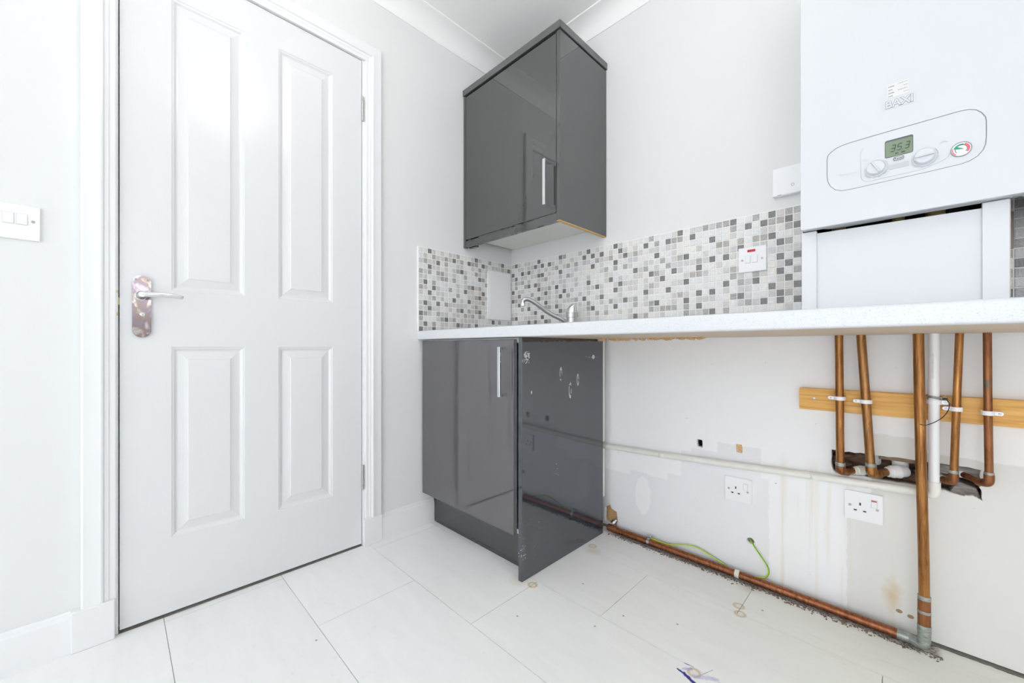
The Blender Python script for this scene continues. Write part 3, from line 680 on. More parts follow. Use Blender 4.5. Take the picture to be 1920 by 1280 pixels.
# ================================================================== WALL CABINET
WY = -.3464
wc = thing('wall_cabinet', 'gloss anthracite wall cabinet with one door in the corner', 'cabinet', (.3, -.17, 1.32))
side = obj('side_panel', B(.5935, .6105, WY+.0005, -.001, 1.3215, 2.076), m_anth, wc, bevel=.0008)
obj('bare_edge', B(.5940, .6100, WY+.001, -.0015, 1.3185, 1.3215), m_chip, wc, label='bare chipboard lower edge')
obj('filler_strip', B(.0015, .0178, WY, WY+.018, 1.3165, 2.0765), m_anth, wc, bevel=.0008)
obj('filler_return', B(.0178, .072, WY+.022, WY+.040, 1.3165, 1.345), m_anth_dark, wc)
dr = obj('door', B(.0195, .5918, WY, WY+.018, 1.3548, 2.0700), m_anth, wc, bevel=.0012)
bow(dr, .5531, 1.384, 1.567, WY)
obj('light_rail', B(.0185, .5930, WY+.0015, WY+.0195, 1.3190, 1.3488), m_anth, wc, bevel=.0008)
bm = NB(); box(bm, .018, .5925, -.324, -.002, 1.3655, 1.380); obj('bottom_board', bm, m_carc, wc)
bm = NB(); box(bm, .002, .0185, -.325, -.002, 1.37, 2.07); box(bm, .0185, .5930, -.327, -.31, 1.372, 2.07); box(bm, .018, .593, -.325, -.002, 2.058, 2.074); obj('carcass', bm, m_black, wc)
bm = NB(); TR = WY-.006; XT = .6165
prism(bm, [(.0005, TR), (XT, TR), (XT, -.0005), (XT-.02, -.0005), (XT-.02, TR+.02), (.0005, TR+.02)], 'z', 2.0800, 2.1110)
obj('top_trim', bm, m_anth_top, wc, bevel=.003, seg=3)
obj('top_board', B(.001, .5960, TR+.021, -.002, 2.084, 2.100), m_anth_top, wc)
# ================================================================== BASE CABINET
bc = thing('base_cabinet', 'gloss anthracite base cabinet under the sink', 'cabinet', (.32, -.3, 0))
BF = -.5954
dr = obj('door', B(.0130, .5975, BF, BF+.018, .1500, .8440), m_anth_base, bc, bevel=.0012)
bow(dr, .5544, .6394, .8171, BF)
obj('end_panel', B(.6206, .6376, BF, -.0739, .0005, .8505), m_anth_scuff, bc, bevel=.001, label='scratched anthracite end panel reaching the floor')
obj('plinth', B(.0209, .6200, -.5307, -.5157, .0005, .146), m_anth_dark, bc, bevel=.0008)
bm = NB(); box(bm, .6022, .6196, -.572, -.030, .395, .850); box(bm, .6022, .6196, -.572, -.085, .148, .395); box(bm, .6022, .6196, -.085, -.030, .148, .360)
obj('carcass_side', bm, m_carc, bc)
bm = NB(); box(bm, .0135, .030, -.572, -.03, .148, .85); box(bm, .03, .6022, -.572, -.03, .148, .165); box(bm, .03, .6022, -.04, -.03, .165, .85); box(bm, .0305, .6020, -.574, -.56, .832, .85)
obj('carcass', bm, m_carc, bc)
# ================================================================== BOILER
YB = -.35; BX0, BX1, BZ0, BZ1 = 1.3834, 1.8334, 1.1135, 1.8935
bo = thing('boiler', 'white wall-hung boiler with control panel and display', 'boiler', ((BX0+BX1)/2, 0, BZ0))
pan_out = [(1.4366, 1.2362), (1.4380, 1.2230), (1.4430, 1.2100), (1.4520, 1.1985), (1.4640, 1.1928), (1.4850, 1.1918), (1.53, 1.1926), (1.60, 1.1936), (1.6516, 1.1948), (1.6650, 1.1975), (1.6750, 1.2040), (1.6820, 1.2140), (1.6852, 1.2250), (1.6860, 1.2400), (1.6860, 1.2700), (1.6848, 1.2790), (1.6800, 1.2890), (1.6730, 1.2975), (1.6640, 1.3022), (1.6516, 1.3040), (1.60, 1.3038), (1.54, 1.3034), (1.50, 1.3028), (1.48, 1.3024), (1.4657, 1.3010), (1.4530, 1.2975), (1.4440, 1.2915), (1.4385, 1.2860), (1.4366, 1.2780)]
def scale(poly, d):
    cx = sum(p[0] for p in poly)/len(poly); cz = sum(p[1] for p in poly)/len(poly); out = []
    n = len(poly)
    for i in range(n):
        a, b, c_ = Vector(poly[i-1]), Vector(poly[i]), Vector(poly[(i+1)%n]); t_ = (c_-a).normalized(); nn = Vector((t_.y, -t_.x))
        if nn.dot(b-Vector((cx, cz))) < 0: nn = -nn
        q = b+nn*d; out.append((q.x, q.y))
    return out
fr = obj('front_cover', plate(rrect(BX0, BX1, BZ0, BZ1, .004, 3), [scale(pan_out, .0012)], (0, YB, 0), (1, 0, 0), (0, 0, 1), .018), m_boiler, bo, bevel=.0015)
bm = NB(); box(bm, BX0, BX0+.002, YB+.018, -.0075, BZ0+.0, BZ1); box(bm, BX1-.002, BX1, YB+.018, -.0075, BZ0, BZ1); box(bm, BX0, BX1, YB+.018, -.0075, BZ1-.002, BZ1); obj('casing_side', bm, m_boiler, bo)
bm = NB(); prism(bm, [(BX0+.003, YB+.018), (BX1-.003, YB+.018), (BX1-.003, YB+.045), (1.74, YB+.045), (1.735, YB+.034), (1.60, YB+.0375), (1.47, YB+.046), (1.435, YB+.040), (1.425, YB+.028), (BX0+.003, YB+.028)][::-1], 'z', BZ0+.0006, BZ0+.003); obj('bottom_lip', bm, m_boiler, bo)
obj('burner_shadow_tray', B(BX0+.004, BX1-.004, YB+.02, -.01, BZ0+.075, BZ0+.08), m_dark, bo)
obj('back_plate', B(1.400, 1.7180, -.225, -.220, BZ0-.015, BZ0+.075), m_black, bo)  # dark plate added to paint the shade in the gap under the boiler
bm = NB()
for x, r_, c_ in ((1.45, .014, 0), (1.56, .011, 0), (1.62, .016, 0), (1.70, .012, 0)): lathe(bm, (x, -.26, BZ0+.075), (0, 0, -1), [(0, r_), (.072, r_), (.073, r_*.6)], seg=14)
obj('valve_stub', bm, m_brass, bo, smooth=True)
screw(bo, 1.7280, -.322, BZ0+.0005, (0, 0, -1), .006, m_steel)
cpn = obj('control_panel', plate(pan_out, [], (0, YB+.0004, 0), (1, 0, 0), (0, 0, 1), .016), m_boiler, bo, bevel=.001)
gr = obj('panel_groove', plate(scale(pan_out, .0020), [scale(pan_out, -.0008)], (0, YB+.0020, 0), (1, 0, 0), (0, 0, 1), .002), m_line, bo)
yp = YB+.0003
# inner outline (left U shape)
def flat(name, outline, holes, m, y, d=.0006, parent=None, **kw): return obj(name, plate(outline, holes, (0, y, 0), (1, 0, 0), (0, 0, 1), d), m, parent or cpn, **kw)
u_path = [(1.4985, y_) for y_ in ()]
tp_ = fillet([(1.4978, YB-.0001, 1.272), (1.4978, YB-.0001, 1.2060), (1.6300, YB-.0001, 1.2135)], [.016]); tp_ = fillet([(1.503, YB-.0001, 1.281), (1.4978, YB-.0001, 1.272), (1.4985, YB-.0001, 1.2005), (1.600, YB-.0001, 1.2010), (1.634, YB-.0001, 1.213), (1.642, YB-.0001, 1.232)], [.006, .018, .05, .015])
obj('inner_outline', T(tp_, .00035, seg=6), m_lightline, cpn)
# LCD
flat('display_bezel', rrect(1.5390, 1.5840, 1.2438, 1.2832, .0035), [], m_darkprint, YB-.0001, .0010)
dsp = flat('display', rrect(1.5402, 1.5828, 1.2450, 1.2790, .0025), [], m_lcd, YB-.0006, .0008)
bm = NB()
def seg7(bm, ch, x, z, wd, ht):
    S = {'a': (0, ht, wd, ht), 'b': (wd, ht/2, wd, ht), 'c': (wd, 0, wd, ht/2), 'd': (0, 0, wd, 0), 'e': (0, 0, 0, ht/2), 'f': (0, ht/2, 0, ht), 'g': (0, ht/2, wd, ht/2)}
    for s in {'3': 'abgcd', '5': 'afgcd'}[ch]:
        x0, z0_, x1, z1_ = S[s]; g = .0005; t_ = .00055
        if x0 == x1: q = [(x0-t_, z0_+g), (x0+t_, z0_+g), (x0+t_, z1_-g), (x0-t_, z1_-g)]
        else: q = [(x0+g, z0_-t_), (x1-g, z0_-t_), (x1-g, z0_+t_), (x0+g, z0_+t_)]
        prism(bm, [(x+a+b*.20, z+b) for a, b in q], 'y', YB-.0019, YB-.0013)
seg7(bm, '3', 1.5480, 1.2560, .0062, .0135); seg7(bm, '5', 1.5585, 1.2560, .0062, .0135); seg7(bm, '3', 1.5705, 1.2560, .0062, .0135)
box(bm, 1.5672, 1.5682, YB-.0019, YB-.0013, 1.2553, 1.2563)
for a in (1.556, 1.5575, 1.5595, 1.5655, 1.567, 1.5685, 1.570): box(bm, a, a+.0011, YB-.0019, YB-.0013, 1.2480, 1.2510)
obj('display_digits', bm, m_lcddark, dsp, label='temperature reading 35.3')
# reset button
rb = flat('reset_button', rrect(1.5530, 1.5692, 1.2340, 1.2412, .0030), [], m_boiler, YB-.0012, .0012)
flat('button_outline', rrect(1.5524, 1.5698, 1.2334, 1.2418, .0035), [rrect(1.5534, 1.5688, 1.2344, 1.2408, .0028)], m_darkprint, YB-.0013, .0004, rb)
obj('button_lettering', textmesh('Reset', .0062, (1.5611, YB-.0014, 1.2376), bold=.0001), m_darkprint, rb)
lab = flat('grey_label', rrect(1.5455, 1.5775, 1.2165, 1.2275, .003), [], simple('label_grey', (.56, .56, .57), .6), YB-.0005, .0006)
bm = NB(); 
for zz, s_w in ((1.2240, .024), (1.2215, .026), (1.2190, .020)): box(bm, 1.5615-s_w/2, 1.5615+s_w/2, YB-.0008, YB-.0006, zz-.0004, zz+.0004)
obj('label_text', bm, m_lightline, lab)
def dial(cx, cz, r, ang, nm):
    d = obj('dial', L((cx, YB, cz), (0, -1, 0), [(0, r*1.02), (.0005, r*1.02), (.001, r*.93), (.008, r*.84), (.0095, r*.78)], seg=40), m_boiler, cpn, smooth=True, angle=30)
    bm = NB(); box(bm, -r*.80, r*.80, -.0145, -.009, -.0017, .0017)
    bm.transform(Matrix.Translation((cx, YB, cz)) @ Matrix.Rotation(ang, 4, 'Y')); obj('dial_grip', bm, m_boiler, d, bevel=.001)
    bm = NB()
    for a0, a1 in ((205, 245), (255, 270), (280, 294), (304, 328), (338, 352), (5, 40)):
        n_ = 6
        for i in range(n_):
            a, b = math.radians(a0+(a1-a0)*i/n_), math.radians(a0+(a1-a0)*(i+1)/n_); q0, q1 = r*1.10, r*1.17
            prism(bm, [(cx+q0*math.cos(a), cz+q0*math.sin(a)), (cx+q1*math.cos(a), cz+q1*math.sin(a)), (cx+q1*math.cos(b), cz+q1*math.sin(b)), (cx+q0*math.cos(b), cz+q0*math.sin(b))], 'y', YB-.0008, YB)
    bmesh.ops.remove_doubles(bm, verts=bm.verts, dist=1e-7)
    obj('dial_scale', bm, m_lightline, d)
    bm = NB()
    flat('dial_ring', [(cx+r*1.06*math.cos(t_/20*math.pi), cz+r*1.06*math.sin(t_/20*math.pi)) for t_ in range(40)], [[(cx+r*1.03*math.cos(t_/20*math.pi), cz+r*1.03*math.sin(t_/20*math.pi)) for t_ in range(40)]], m_lightline, YB-.0004, .0005, d)
dial(1.5239, 1.2270, .0185, math.radians(62), 'a'); dial(1.6007, 1.2270, .0185, math.radians(-2), 'b')
# small printed icons
bm = NB()
for i in range(3): box(bm, 1.5030+i*.0026, 1.5042+i*.0026, YB-.0003, YB, 1.2500, 1.2555)
for i in range(5): box(bm, 1.5205+i*.0022, 1.5217+i*.0022, YB-.0003, YB, 1.2515, 1.2535)
for i in range(4): box(bm, 1.5990+i*.0022, 1.6002+i*.0022, YB-.0003, YB, 1.2505, 1.2525)
tube(bm, [(1.623, YB-.0002, 1.2465), (1.626, YB-.0002, 1.250), (1.631, YB-.0002, 1.250), (1.635, YB-.0002, 1.247)], .0006, seg=6)
box(bm, 1.627, 1.632, YB-.0003, YB, 1.2520, 1.2530)
obj('printed_icons', bm, m_lightline, cpn)
# pressure gauge
gc = (1.6531, 1.2246)
ga = obj('pressure_gauge', L((gc[0], YB, gc[1]), (0, -1, 0), [(0, .0150), (.0018, .0150), (.002, .0140), (.0012, .0135), (.0012, .0001)], seg=36), m_line, cpn, smooth=True, angle=30)
def arc(name, r0, r1, a0, a1, m, y, n_=16):
    bm = NB()
    for i in range(n_):
        a, b = math.radians(a0+(a1-a0)*i/n_), math.radians(a0+(a1-a0)*(i+1)/n_)
        prism(bm, [(gc[0]+r0*math.cos(a), gc[1]+r0*math.sin(a)), (gc[0]+r1*math.cos(a), gc[1]+r1*math.sin(a)), (gc[0]+r1*math.cos(b), gc[1]+r1*math.sin(b)), (gc[0]+r0*math.cos(b), gc[1]+r0*math.sin(b))], 'y', y, y+.0004)
    bmesh.ops.remove_doubles(bm, verts=bm.verts, dist=1e-7); return obj(name, bm, m, ga)
arc('gauge_face', .0001, .0134, 0, 360, m_plastic, YB-.0016, 32)
arc('green_band', .0090, .0110, 70, 165, m_green, YB-.0020); arc('red_band', .0092, .0122, -40, 65, m_redprint, YB-.0020); arc('red_band', .0112, .0128, 165, 235, m_redprint, YB-.0020)
arc('black_scale', .0078, .0088, -45, 225, m_darkprint, YB-.0020, 24)
bm = NB(); prism(bm, [(gc[0]+.004, gc[1]-.001), (gc[0]-.0095, gc[1]+.0018), (gc[0]-.006, gc[1]+.006), (gc[0]+.002, gc[1]+.0008)], 'y', YB-.0026, YB-.0022); obj('gauge_needle', bm, m_green, ga)
obj('model_plate', textmesh('Platinum+', .0078, (1.4720, YB-.0003, 1.2310), sx=.95), simple('silver_print', (.74, .73, .70), .4), cpn)
# sticker and embossed maker lettering
stk = obj('sticker', B(1.5430, 1.5770, YB-.0004, YB, 1.3775, 1.4085), m_sticker, bo)
bm = NB(); rnd = random.Random(9)
for zz, x0 in ((1.4030, 0), (1.3955, 1), (1.3885, 0), (1.3815, 1)):
    x = 1.5448
    while x < (1.5540 if x0 == 0 else 1.5510):
        wd = rnd.uniform(.0012, .0026); box(bm, x, x+wd, YB-.0006, YB-.0004, zz-.0013, zz+.0013); x += wd+.0006
    if x0 == 0: x = 1.5600; e_ = 1.5755
    else: x = 1.5690; e_ = 1.5760
    while x < e_:
        wd = rnd.uniform(.0015, .0035); box(bm, x, min(x+wd, e_), YB-.0006, YB-.0004, zz-.0006+.002, zz+.0006+.002); x += wd+.0006
obj('sticker_print', bm, m_line, stk)
lg = obj('badge', plate([(1.5362, 1.3530), (1.5880, 1.3530), (1.5880, 1.3730), (1.5362, 1.3730)], [], (0, YB-.0003, 0), (1, 0, 0), (0, 0, 1), .0003), m_boiler, bo)
bm = NB()
for a, b, c_, d_ in ((1.5360, 1.5882, 1.3526, 1.3531), (1.5360, 1.5365, 1.3531, 1.3735), (1.5878, 1.5882, 1.3531, 1.3735)): box(bm, a, b, YB-.0006, YB-.0003, c_, d_)
obj('badge_outline', bm, m_lightline, lg)
obj('badge_lettering', textmesh('BAXI', .0225, (1.5620, YB-.0005, 1.3630), sx=.92, bold=.0013, depth=.0006), m_line, lg)
obj('badge_lettering_inner', textmesh('BAXI', .0225, (1.5620, YB-.0008, 1.3630), sx=.92, bold=.0005, depth=.0006), m_boiler, lg)
# pipe cover board under boiler
pcv = thing('pipe_cover_board', 'white boxed board standing on worktop below the boiler', 'panel', (1.55, -.31, WZ1))
obj('centre_board', plate([(1.4105, WZ1), (1.685, WZ1), (1.685, 1.1035), (1.4105, 1.1070)], [], (0, -.316, 0), (1, 0, 0), (0, 0, 1), .006), m_panelwhite, pcv, bevel=.0005)
obj('left_stile', B(1.3815, 1.4125, -.3230, -.3080, WZ1, 1.1120), m_panelwhite, pcv, bevel=.0008)
obj('right_stile', B(1.6835, 1.7190, -.3230, -.3080, WZ1, 1.1125), m_panelwhite, pcv, bevel=.0008)
obj('bare_edge', B(1.7190, 1.7200, -.3225, -.3085, WZ1, 1.1125), m_edgecop, pcv)
obj('side_return', B(1.3815, 1.3965, -.3080, -.012, WZ1, 1.1100), m_panelwhite, pcv)
# brown conduit piece on the tiles right of the board
tag(obj('cable_trunking', B(1.7440, 1.7600, -.020, -.0072, 1.060, 1.150), simple('dull_brown_plastic', (.36, .31, .27), .6)), 'dull brown trunking on tiles right of the boiler cover', 'trunking')
# thermostat receiver
th = thing('receiver_unit', 'white heating receiver box half hidden behind the boiler', 'control box', (1.30, 0, 1.32))
obj('casing', B(1.2560, 1.3560, -.022, -.0005, 1.3200, 1.4130), m_plastic, th, bevel=.003, seg=3)
obj('status_light', L((1.3130, -.022, 1.4000), (0, -1, 0), [(0, .0018), (.0006, .0016)], seg=12), simple('pale_green_led', (.55, .95, .80), .3), th)
bm = plate([(1.3125+.0045*math.cos(t_*math.pi/12), 1.3480+.0045*math.sin(t_*math.pi/12)) for t_ in range(24)], [[(1.3125+.0037*math.cos(t_*math.pi/12), 1.3480+.0037*math.sin(t_*math.pi/12)) for t_ in range(24)]], (0, -.0224, 0), (1, 0, 0), (0, 0, 1), .0006)
obj('button_ring', bm, m_darkprint, th)
bm = NB()
for x in (1.271, 1.274, 1.2765, 1.2795): box(bm, x, x+.002, -.0232, -.0221, 1.3215, 1.3235)
obj('casing_mark', bm, m_line, th)
# fused spur
fs = thing('fused_spur', 'white fused switch plate with red neon on the mosaic', 'switch', (1.195, -.007, 1.08))
obj('plate', B(1.1520, 1.2375, -.0150, -.0068, 1.0800, 1.1665), m_plastic, fs, bevel=.0015)
obj('neon', B(1.1805, 1.2050, -.0165, -.0148, 1.1490, 1.1575), m_red, fs, bevel=.0008, label='red neon indicator')
for a, b in ((1.1745, 1.1895), (1.1950, 1.2110)):
    obj('rocker_surround', B(a-.0007, b+.0007, -.0153, -.0148, 1.1105, 1.1365), m_lightline, fs)
    obj('rocker', B(a, b, -.0175, -.0150, 1.1112, 1.1358), m_plastic, fs, bevel=.0008)
screw(fs, 1.1645, -.0150, 1.1225, (0, -1, 0)); screw(fs, 1.2250, -.0150, 1.1225, (0, -1, 0))
# sockets
def socket(name, label, x0, z0_, neon):
    t_ = thing(name, label, 'socket', (x0+.043, 0, z0_), 'sockets below the worktop')
    obj('plate', B(x0, x0+.086, -.008, 0, z0_, z0_+.086), m_plastic, t_, bevel=.0015)
    cx = x0+.036; bm = NB()
    box(bm, cx-.002, cx+.002, -.0086, -.0079, z0_+.046, z0_+.054)
    box(bm, cx-.0145, cx-.0075, -.0086, -.0079, z0_+.0285, z0_+.0325); box(bm, cx+.0065, cx+.0135, -.0086, -.0079, z0_+.0285, z0_+.0325)
    obj('pin_holes', bm, m_hole, t_)
    obj('rocker_surround', B(x0+.0600, x0+.0740, -.0084, -.0079, z0_+.0465, z0_+.0705), m_lightline, t_)
    rk = obj('rocker', B(x0+.0610, x0+.0730, -.0105, -.008, z0_+.0475, z0_+.0695), m_plastic, t_, bevel=.0008)
    if neon: obj('neon', B(x0+.0610, x0+.0725, -.0110, -.0104, z0_+.0650, z0_+.0685), m_red, rk)
    screw(t_, x0+.013, -.008, z0_+.043, (0, -1, 0)); screw(t_, x0+.0735, -.008, z0_+.043-.001, (0, -1, 0))
socket('wall_socket', 'white single socket below the small wall holes', 1.1060, .2605, False)
socket('wall_socket', 'white single socket with red neon beside tall copper pipe', 1.4400, .2950, True)
# batten
bt = thing('pine_batten', 'varnished pine batten screwed across the wall behind pipes', 'batten', (1.7, -.01, .617))
obj('board', B(1.3302, 2.20, -.020, 0, .6168, .6846), m_pine, bt, bevel=.001)
screw(bt, 1.3680, -.0200, .6545, (0, -1, 0), .0045)
# ------------------------------------------------------------------ pipes
def collar(parent, c, ax, r, w_, m=m_solder): return obj('solder_collar', L(c, ax, [(0, r*.98), (w_*.12, r*1.03), (w_*.4, r), (w_*.6, r), (w_*.88, r*1.03), (w_, r*.98)], seg=22), m, parent, smooth=True, angle=50)
def fitting(parent, c, ax, r, ln, m=m_plastic):
    return obj('push_fitting', L(c, ax, [(0, r*.70), (.001, r*.85), (.008, r*.88), (.010, r), (ln*.45, r*1.04), (ln*.5, r*1.12), (ln*.58, r*1.12), (ln*.62, r*1.0), (ln*.9, r*.96), (ln, r*.8)], seg=24), m, parent, smooth=True, angle=35)
YP = -.040
# first copper pipe
t1 = thing('copper_pipe', 'leftmost upright copper pipe, clipped to the pine batten', 'pipe', (1.432, YP, .43), 'copper pipes below the boiler')
obj('pipe_run', T(fillet([(1.4300, YP, WZ0), (1.4322, YP, .6), (1.4335, YP, .4465), (1.4470, -.022, .4400), (1.4680, .012, .4420)], [.3, .010, .012]), .0102), m_cop, t1, smooth=True)
collar(t1, (1.4334, YP, .468), (0, 0, -1), .0118, .016); obj('elbow', T(fillet([(1.4334, YP, .458), (1.4336, YP, .4425), (1.4480, -.021, .4390)], [.012]), .0122), m_cop2, t1, smooth=True)
fitting(t1, (1.4600, -.004, .4405), (.72, .68, .06), .0135, .045, m_plastic2)
t2 = thing('copper_pipe', 'second upright copper pipe from the left, leaning, verdigris near top', 'pipe', (1.50, YP, .43), 'copper pipes below the boiler')
obj('pipe_run', T(fillet([(1.4798, YP, WZ0), (1.4905, YP, .66), (1.5015, YP, .4560), (1.5150, -.022, .4480), (1.5400, .02, .4520)], [.3, .010, .012]), .0108), copper('verdigris_copper', (.13, .055, .02), (.34, .16, .055), (.50, .26, .10), .35, .56), t2, smooth=True)
collar(t2, (1.5010, YP, .480), (0, 0, -1), .0123, .010); obj('elbow', T(fillet([(1.5012, YP, .470), (1.5022, YP, .4500), (1.5180, -.018, .4470)], [.014]), .0128), m_cop, t2, smooth=True)
fitting(t2, (1.5340, .006, .4515), (.80, .58, .10), .0175, .050)
wf_ = tag(obj('white_tee', T([(1.5605, .055, .530), (1.5605, .055, .478), (1.5605, .055, .477), (1.5605, .055, .448), (1.5605, .055, .442)], [.0205, .0205, .0185, .0180, .012], seg=26), m_plastic, smooth=True, angle=40), 'white plastic fitting standing inside the wall chase', 'pipe fitting')
wf2 = tag(obj('white_coupling', T([(1.5080, .06, .515), (1.5080, .06, .462), (1.508, .06, .457)], [.0125, .0120, .008], seg=24), m_plastic, smooth=True, angle=40), 'small white plastic fitting at the top of the wall chase', 'pipe fitting')
# tall gas pipe and floor run
R3 = .0110; Y3 = -.060
t3 = thing('copper_pipe', 'tall copper pipe running to the floor and along the wall foot', 'pipe', (1.605, Y3, .012), 'copper pipes below the boiler')
obj('pipe_run', T([(1.5960, Y3, WZ0), (1.5985, Y3, .65), (1.6015, Y3, .48), (1.6060, Y3, .25), (1.6068, Y3, .150)], R3, seg=24), m_cop, t3, smooth=True)
YL = -.033; RF = .0125; ZF = .0150
obj('floor_run', T([(.6420, YL, ZF), (1.1, YL, ZF-.0005), (1.5660, YL-.008, ZF)], RF, seg=24), m_cop3, t3, smooth=True)
obj('coupling', L((1.6068, Y3, .150), (0, 0, -1), [(0, .0124), (.010, .0128), (.036, .0126), (.040, .0130), (.078, .0126)], seg=24), m_cop2, t3, smooth=True, angle=50)
collar(t3, (1.6068, Y3, .1525), (0, 0, -1), .0128, .011); collar(t3, (1.6068, Y3, .1130), (0, 0, -1), .0131, .007); collar(t3, (1.6068, Y3, .0745), (0, 0, -1), .0134, .020)
obj('elbow', T(fillet([(1.6068, Y3, .060), (1.6065, Y3+.003, .0165), (1.5790, YL-.010, .0155)], [.016]), .0130), m_solder, t3, smooth=True)
obj('floor_coupling', L((1.5560, YL-.008, ZF), (1, -.12, .0), [(0, .0132), (.003, .0140), (.013, .0140), (.016, .0132), (.028, .0134)], seg=22), m_solder, t3, smooth=True, angle=45)
obj('end_socket', L((.6400, YL, ZF+.0005), (1, 0, 0), [(0, .0145), (.030, .0145), (.034, .0135), (.040, .0140), (.044, .0130)], seg=22), m_cop2, t3, smooth=True, angle=45)
obj('compression_nut', L((.6560, -.028, .034), (.45, .55, .55), [(0, .0085), (.004, .0110), (.014, .0110), (.016, .0080), (.024, .0078)], seg=8), m_steel, t3)
# white condensate pipe
t4 = thing('waste_pipe', 'white plastic overflow pipe, upright beside the tall copper pipe', 'pipe', (1.626, YP, .41))
obj('pipe_run', T([(1.6252, YP, WZ0), (1.6252, YP, .452)], .0107, seg=24), m_plastic, t4, smooth=True)
obj('elbow', T(fillet([(1.6252, YP, .456), (1.6252, YP, .4225), (1.5990, YP+.008, .4195)], [.010]), .0128, seg=24), m_plastic2, t4, smooth=True, angle=60)
WP = [(.6060, -.020, .3705), (.8746, -.020, .3803), (1.3727, -.020, .4068), (1.6020, -.028, .4180)]
obj('pipe_run', T(spline(WP, 6), .0117, seg=22), m_plastic2, t4, smooth=True, label='cream painted run sloping down towards the cabinet')
obj('pipe_print', textmesh('PIPE 21.5 OVERFLOW SOLVENT WELD', .0062, (1.6225, YP-.0109, .765), rot=(math.pi/2, math.pi/2, 0), sx=.62), m_lightline, t4)
t5 = thing('copper_pipe', 'slim copper pipe just right of the white waste pipe', 'pipe', (1.66, YP, .47), 'copper pipes below the boiler')
obj('pipe_run', T(fillet([(1.6702, YP, WZ0), (1.6650, YP, .66), (1.6600, YP, .4700), (1.6480, -.018, .4600), (1.6250, .025, .4600)], [.3, .010, .01]), .0078), m_cop, t5, smooth=True)
collar(t5, (1.6603, YP, .494), (0, 0, -1), .0090, .008); obj('elbow', T(fillet([(1.6602, YP, .486), (1.6598, YP, .464), (1.6450, -.012, .4580)], [.014]), .0094), m_cop2, t5, smooth=True)
fitting(t5, (1.6440, -.008, .4590), (-.6, .8, 0), .0110, .03, m_plastic2)
t6 = thing('copper_pipe', 'rightmost upright copper pipe, brown, ending in an elbow', 'pipe', (1.717, YP, .47), 'copper pipes below the boiler')
obj('pipe_run', T(fillet([(1.7160, YP, WZ0), (1.7170, YP, .66), (1.7190, YP, .4800), (1.7060, -.020, .4700), (1.6800, .02, .4740)], [.3, .012, .01]), .0076), m_cop2, t6, smooth=True)
collar(t6, (1.7188, YP, .502), (0, 0, -1), .0088, .008); obj('elbow', T(fillet([(1.7189, YP, .496), (1.7190, YP, .4735), (1.7030, -.015, .4680)], [.016]), .0094), m_cop2, t6, smooth=True)
fitting(t6, (1.6800, .018, .474), (-.6, .8, 0), .0100, .02)
# clips on batten
def clip(label, x, z, r, sidex, yc=YP, hw=.0055, m=m_plastic, wall=-.020):
    t_ = thing('pipe_clip', label, 'pipe clip', (x, wall, z), 'white pipe clips')
    bm = NB(); n_ = 12; pr = []
    ro = r+.0032
    for i in range(n_+1):
        a = math.pi*i/n_; pr.append((x-ro*math.cos(a), yc-ro*math.sin(a)))
    outer = [(x-ro, wall)]+pr+[(x+ro, wall)]; ri = r+.0006
    inner = [(x+ri, wall)]+[(x+ri*math.cos(math.pi*i/n_), yc-ri*math.sin(math.pi*i/n_)) for i in range(n_+1)]+[(x-ri, wall)]
    A = [bm.verts.new((p[0], p[1], z-hw)) for p in outer+inner]; Bv = [bm.verts.new((p[0], p[1], z+hw)) for p in outer+inner]; n2 = len(outer); N = len(A)
    for i in range(N): bm.faces.new((A[i], A[(i+1)%N], Bv[(i+1)%N], Bv[i]))
    for i in range(n2-1):
        j = N-1-i; bm.faces.new((A[i], A[i+1], A[j-1], A[j])); bm.faces.new((Bv[i], Bv[j], Bv[j-1], Bv[i+1]))
    obj('saddle', bm, m, t_, smooth=True, angle=40)
    e0 = x+sidex*ro; ye = yc+.001
    obj('ear', plate(rrect(min(e0-sidex*.003, e0+sidex*.014), max(e0-sidex*.003, e0+sidex*.014), z-hw*.9, z+hw*.9, hw*.8, 5), [], (0, ye-.003, 0), (1, 0, 0), (0, 0, 1), abs(wall-ye)+.003), m, t_, bevel=.0006)
    screw(t_, e0+sidex*.0075, ye-.003, z, (0, -1, 0), .0024)
clip('white clip round the leftmost copper pipe', 1.4318, .6612, .0102, -1)
clip('white clip round the leaning second copper pipe', 1.4906, .6570, .0108, -1)
clip('white clip round the white waste pipe on the batten', 1.6252, .6690, .0107, 1, hw=.006)
clip('white clip round the slim copper pipe on the batten', 1.6652, .6543, .0078, -1)
clip('white clip round the rightmost copper pipe', 1.7172, .6500, .0076, 1)
clip('white painted clip on the cream pipe near the cabinet', .8780, .3806, .0117, -1, yc=-.020, hw=.007, m=m_plastic2, wall=0)
clip('white painted clip on the cream pipe above neon socket', 1.3700, .4068, .0117, -1, yc=-.020, hw=.008, m=m_plastic2, wall=0)
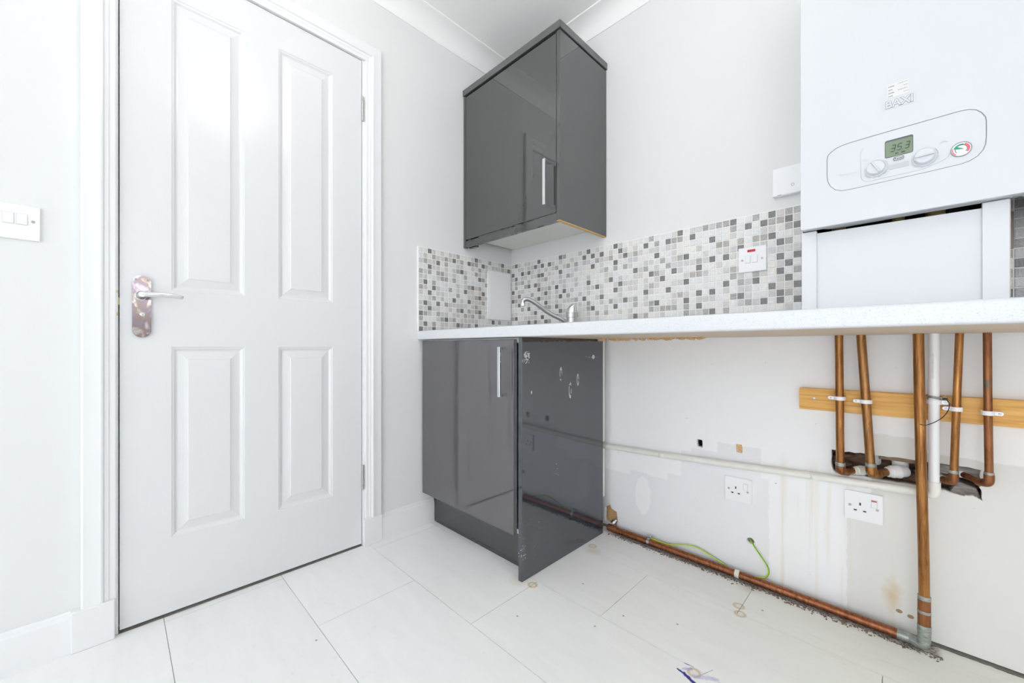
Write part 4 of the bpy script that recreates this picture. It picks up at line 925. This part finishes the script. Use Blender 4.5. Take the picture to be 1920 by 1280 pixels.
# pipe strap (cream) and earth clamp on floor pipe
sb = tag(obj('pipe_strap', L((1.1470, YL, ZF), (1, 0, 0), [(0, RF+.0018), (.014, RF+.0018)], seg=24), m_tape, smooth=True, angle=40), 'cream strap round the floor level copper pipe', 'strap')
ec = thing('earth_clamp', 'steel earth clamp on the floor pipe near the cabinet', 'clamp', (.828, YL, ZF))
obj('band', L((.8220, YL, ZF), (1, 0, 0), [(0, RF+.0016), (.011, RF+.0016)], seg=24), m_steel, ec, smooth=True, angle=40)
obj('terminal', B(.8150, .8350, YL+.004, YL+.012, ZF+.010, ZF+.024), m_steel, ec, bevel=.001)
bm = L((.8150, YL+.006, ZF+.017), (1, .1, .12), [(0, .003), (.012, .003), (.013, .0048), (.020, .0048)], seg=8); obj('clamp_screw', bm, m_steel, ec)
rg = (8, 0)
e1 = tag(obj('earth_cable', T(spline([(.8340, -.028, .0300), (.87, -.026, .0275), (.905, -.020, .0270), (.955, -.016, .0420), (1.005, -.014, .0500), (1.045, -.014, .0420), (1.085, -.014, .0300), (1.115, -.013, .0180)], 6), .0024, seg=9, stripes=rg), [m_yellow, m_greenw], smooth=True), 'green and yellow earth cable lying along the floor pipe', 'cable', 'earth cables')
e2 = tag(obj('earth_cable', T(spline([(1.1840, .018, .1360), (1.1900, -.006, .1350), (1.2050, -.016, .1180), (1.2260, -.022, .0950), (1.2420, -.022, .0720), (1.2450, -.020, .0500), (1.2360, -.016, .0300), (1.2220, -.013, .0210), (1.2050, -.012, .0150)], 6), .0026, seg=9, stripes=rg), [m_yellow, m_greenw], smooth=True), 'green and yellow earth cable looping from the round hole', 'cable', 'earth cables')
tc = thing('probe_wire', 'thin dark wire looping across the white pipe at the batten', 'wire', (1.63, -.06, .66))
obj('wire_run', T(spline([(1.5985, -.0725, .6100), (1.6080, -.0740, .6090), (1.6230, -.0640, .6160), (1.6390, -.056, .6300), (1.6500, -.050, .6500), (1.6520, -.046, .6680), (1.6460, -.040, .6790), (1.6400, -.034, .6830)], 6), .0010, seg=8), m_dark, tc, smooth=True)
bm = NB()
for dz, rr in ((.6795, .0128), (.6820, .0130), (.6845, .0126)):
    tube(bm, [(1.6252+rr*math.cos(a), YP+rr*math.sin(a), dz+.001*math.sin(2*a)) for a in [2*math.pi*i/24 for i in range(25)]], .0009, seg=6, cap=False)
tube(bm, [(1.6360, YP-.006, .6800), (1.6440, YP-.004, .6830), (1.6500, YP, .6850)], .0011, seg=6); tube(bm, [(1.6360, YP-.006, .6830), (1.6450, YP-.006, .6790), (1.6500, YP-.002, .6760), (1.6490, YP, .6730)], .0011, seg=6)
obj('wire_coil', bm, simple('grey_wire', (.35, .34, .34), .4, .6), tc, smooth=True)
obj('wire_end', L((1.6400, YP-.008, .6790), (1, .1, .0), [(0, .002), (.008, .0026), (.010, .0015)], seg=10), m_dark, tc)
# debris along the wall foot
bm = NB(); rnd = random.Random(12)
for i in range(700):
    x = rnd.uniform(.65, 1.64); y = -.050-abs(rnd.gauss(0, .009)); s = rnd.uniform(.0008, .0034)
    if x > 1.3: y -= abs(rnd.gauss(0, .006))
    bmesh.ops.create_icosphere(bm, subdivisions=1, radius=s, matrix=Matrix.Translation((x, y, s*.35)) @ Matrix.Rotation(rnd.random()*6, 4, 'Z') @ Matrix.Diagonal((1.8, .9, .55, 1)))
o = tag(obj('wall_foot_debris', bm, m_deb), 'dark crumbs and dust under the floor level copper pipe', 'debris'); o['kind'] = 'stuff'
# ------------------------------------------------------------------ unseen ceiling lamp, inferred from shadows, hung low to light the ceiling
lp = thing('pendant_lamp', 'round white globe lamp hanging near the door', 'lamp', (LAMP[0], LAMP[1], CEIL))
obj('ceiling_rose', L((LAMP[0], LAMP[1], CEIL), (0, 0, -1), [(0, .05), (.012, .048), (.022, .03), (.026, .008)], seg=30), m_plastic, lp, smooth=True, angle=40)
obj('flex', T([(LAMP[0], LAMP[1], CEIL-.02), (LAMP[0], LAMP[1], 2.15)], .003, seg=8), m_plastic, lp)
bm = NB(); bmesh.ops.create_uvsphere(bm, u_segments=28, v_segments=16, radius=.10, matrix=Matrix.Translation((LAMP[0], LAMP[1], 2.07)))
obj('globe', bm, m_lamp, lp, smooth=True)
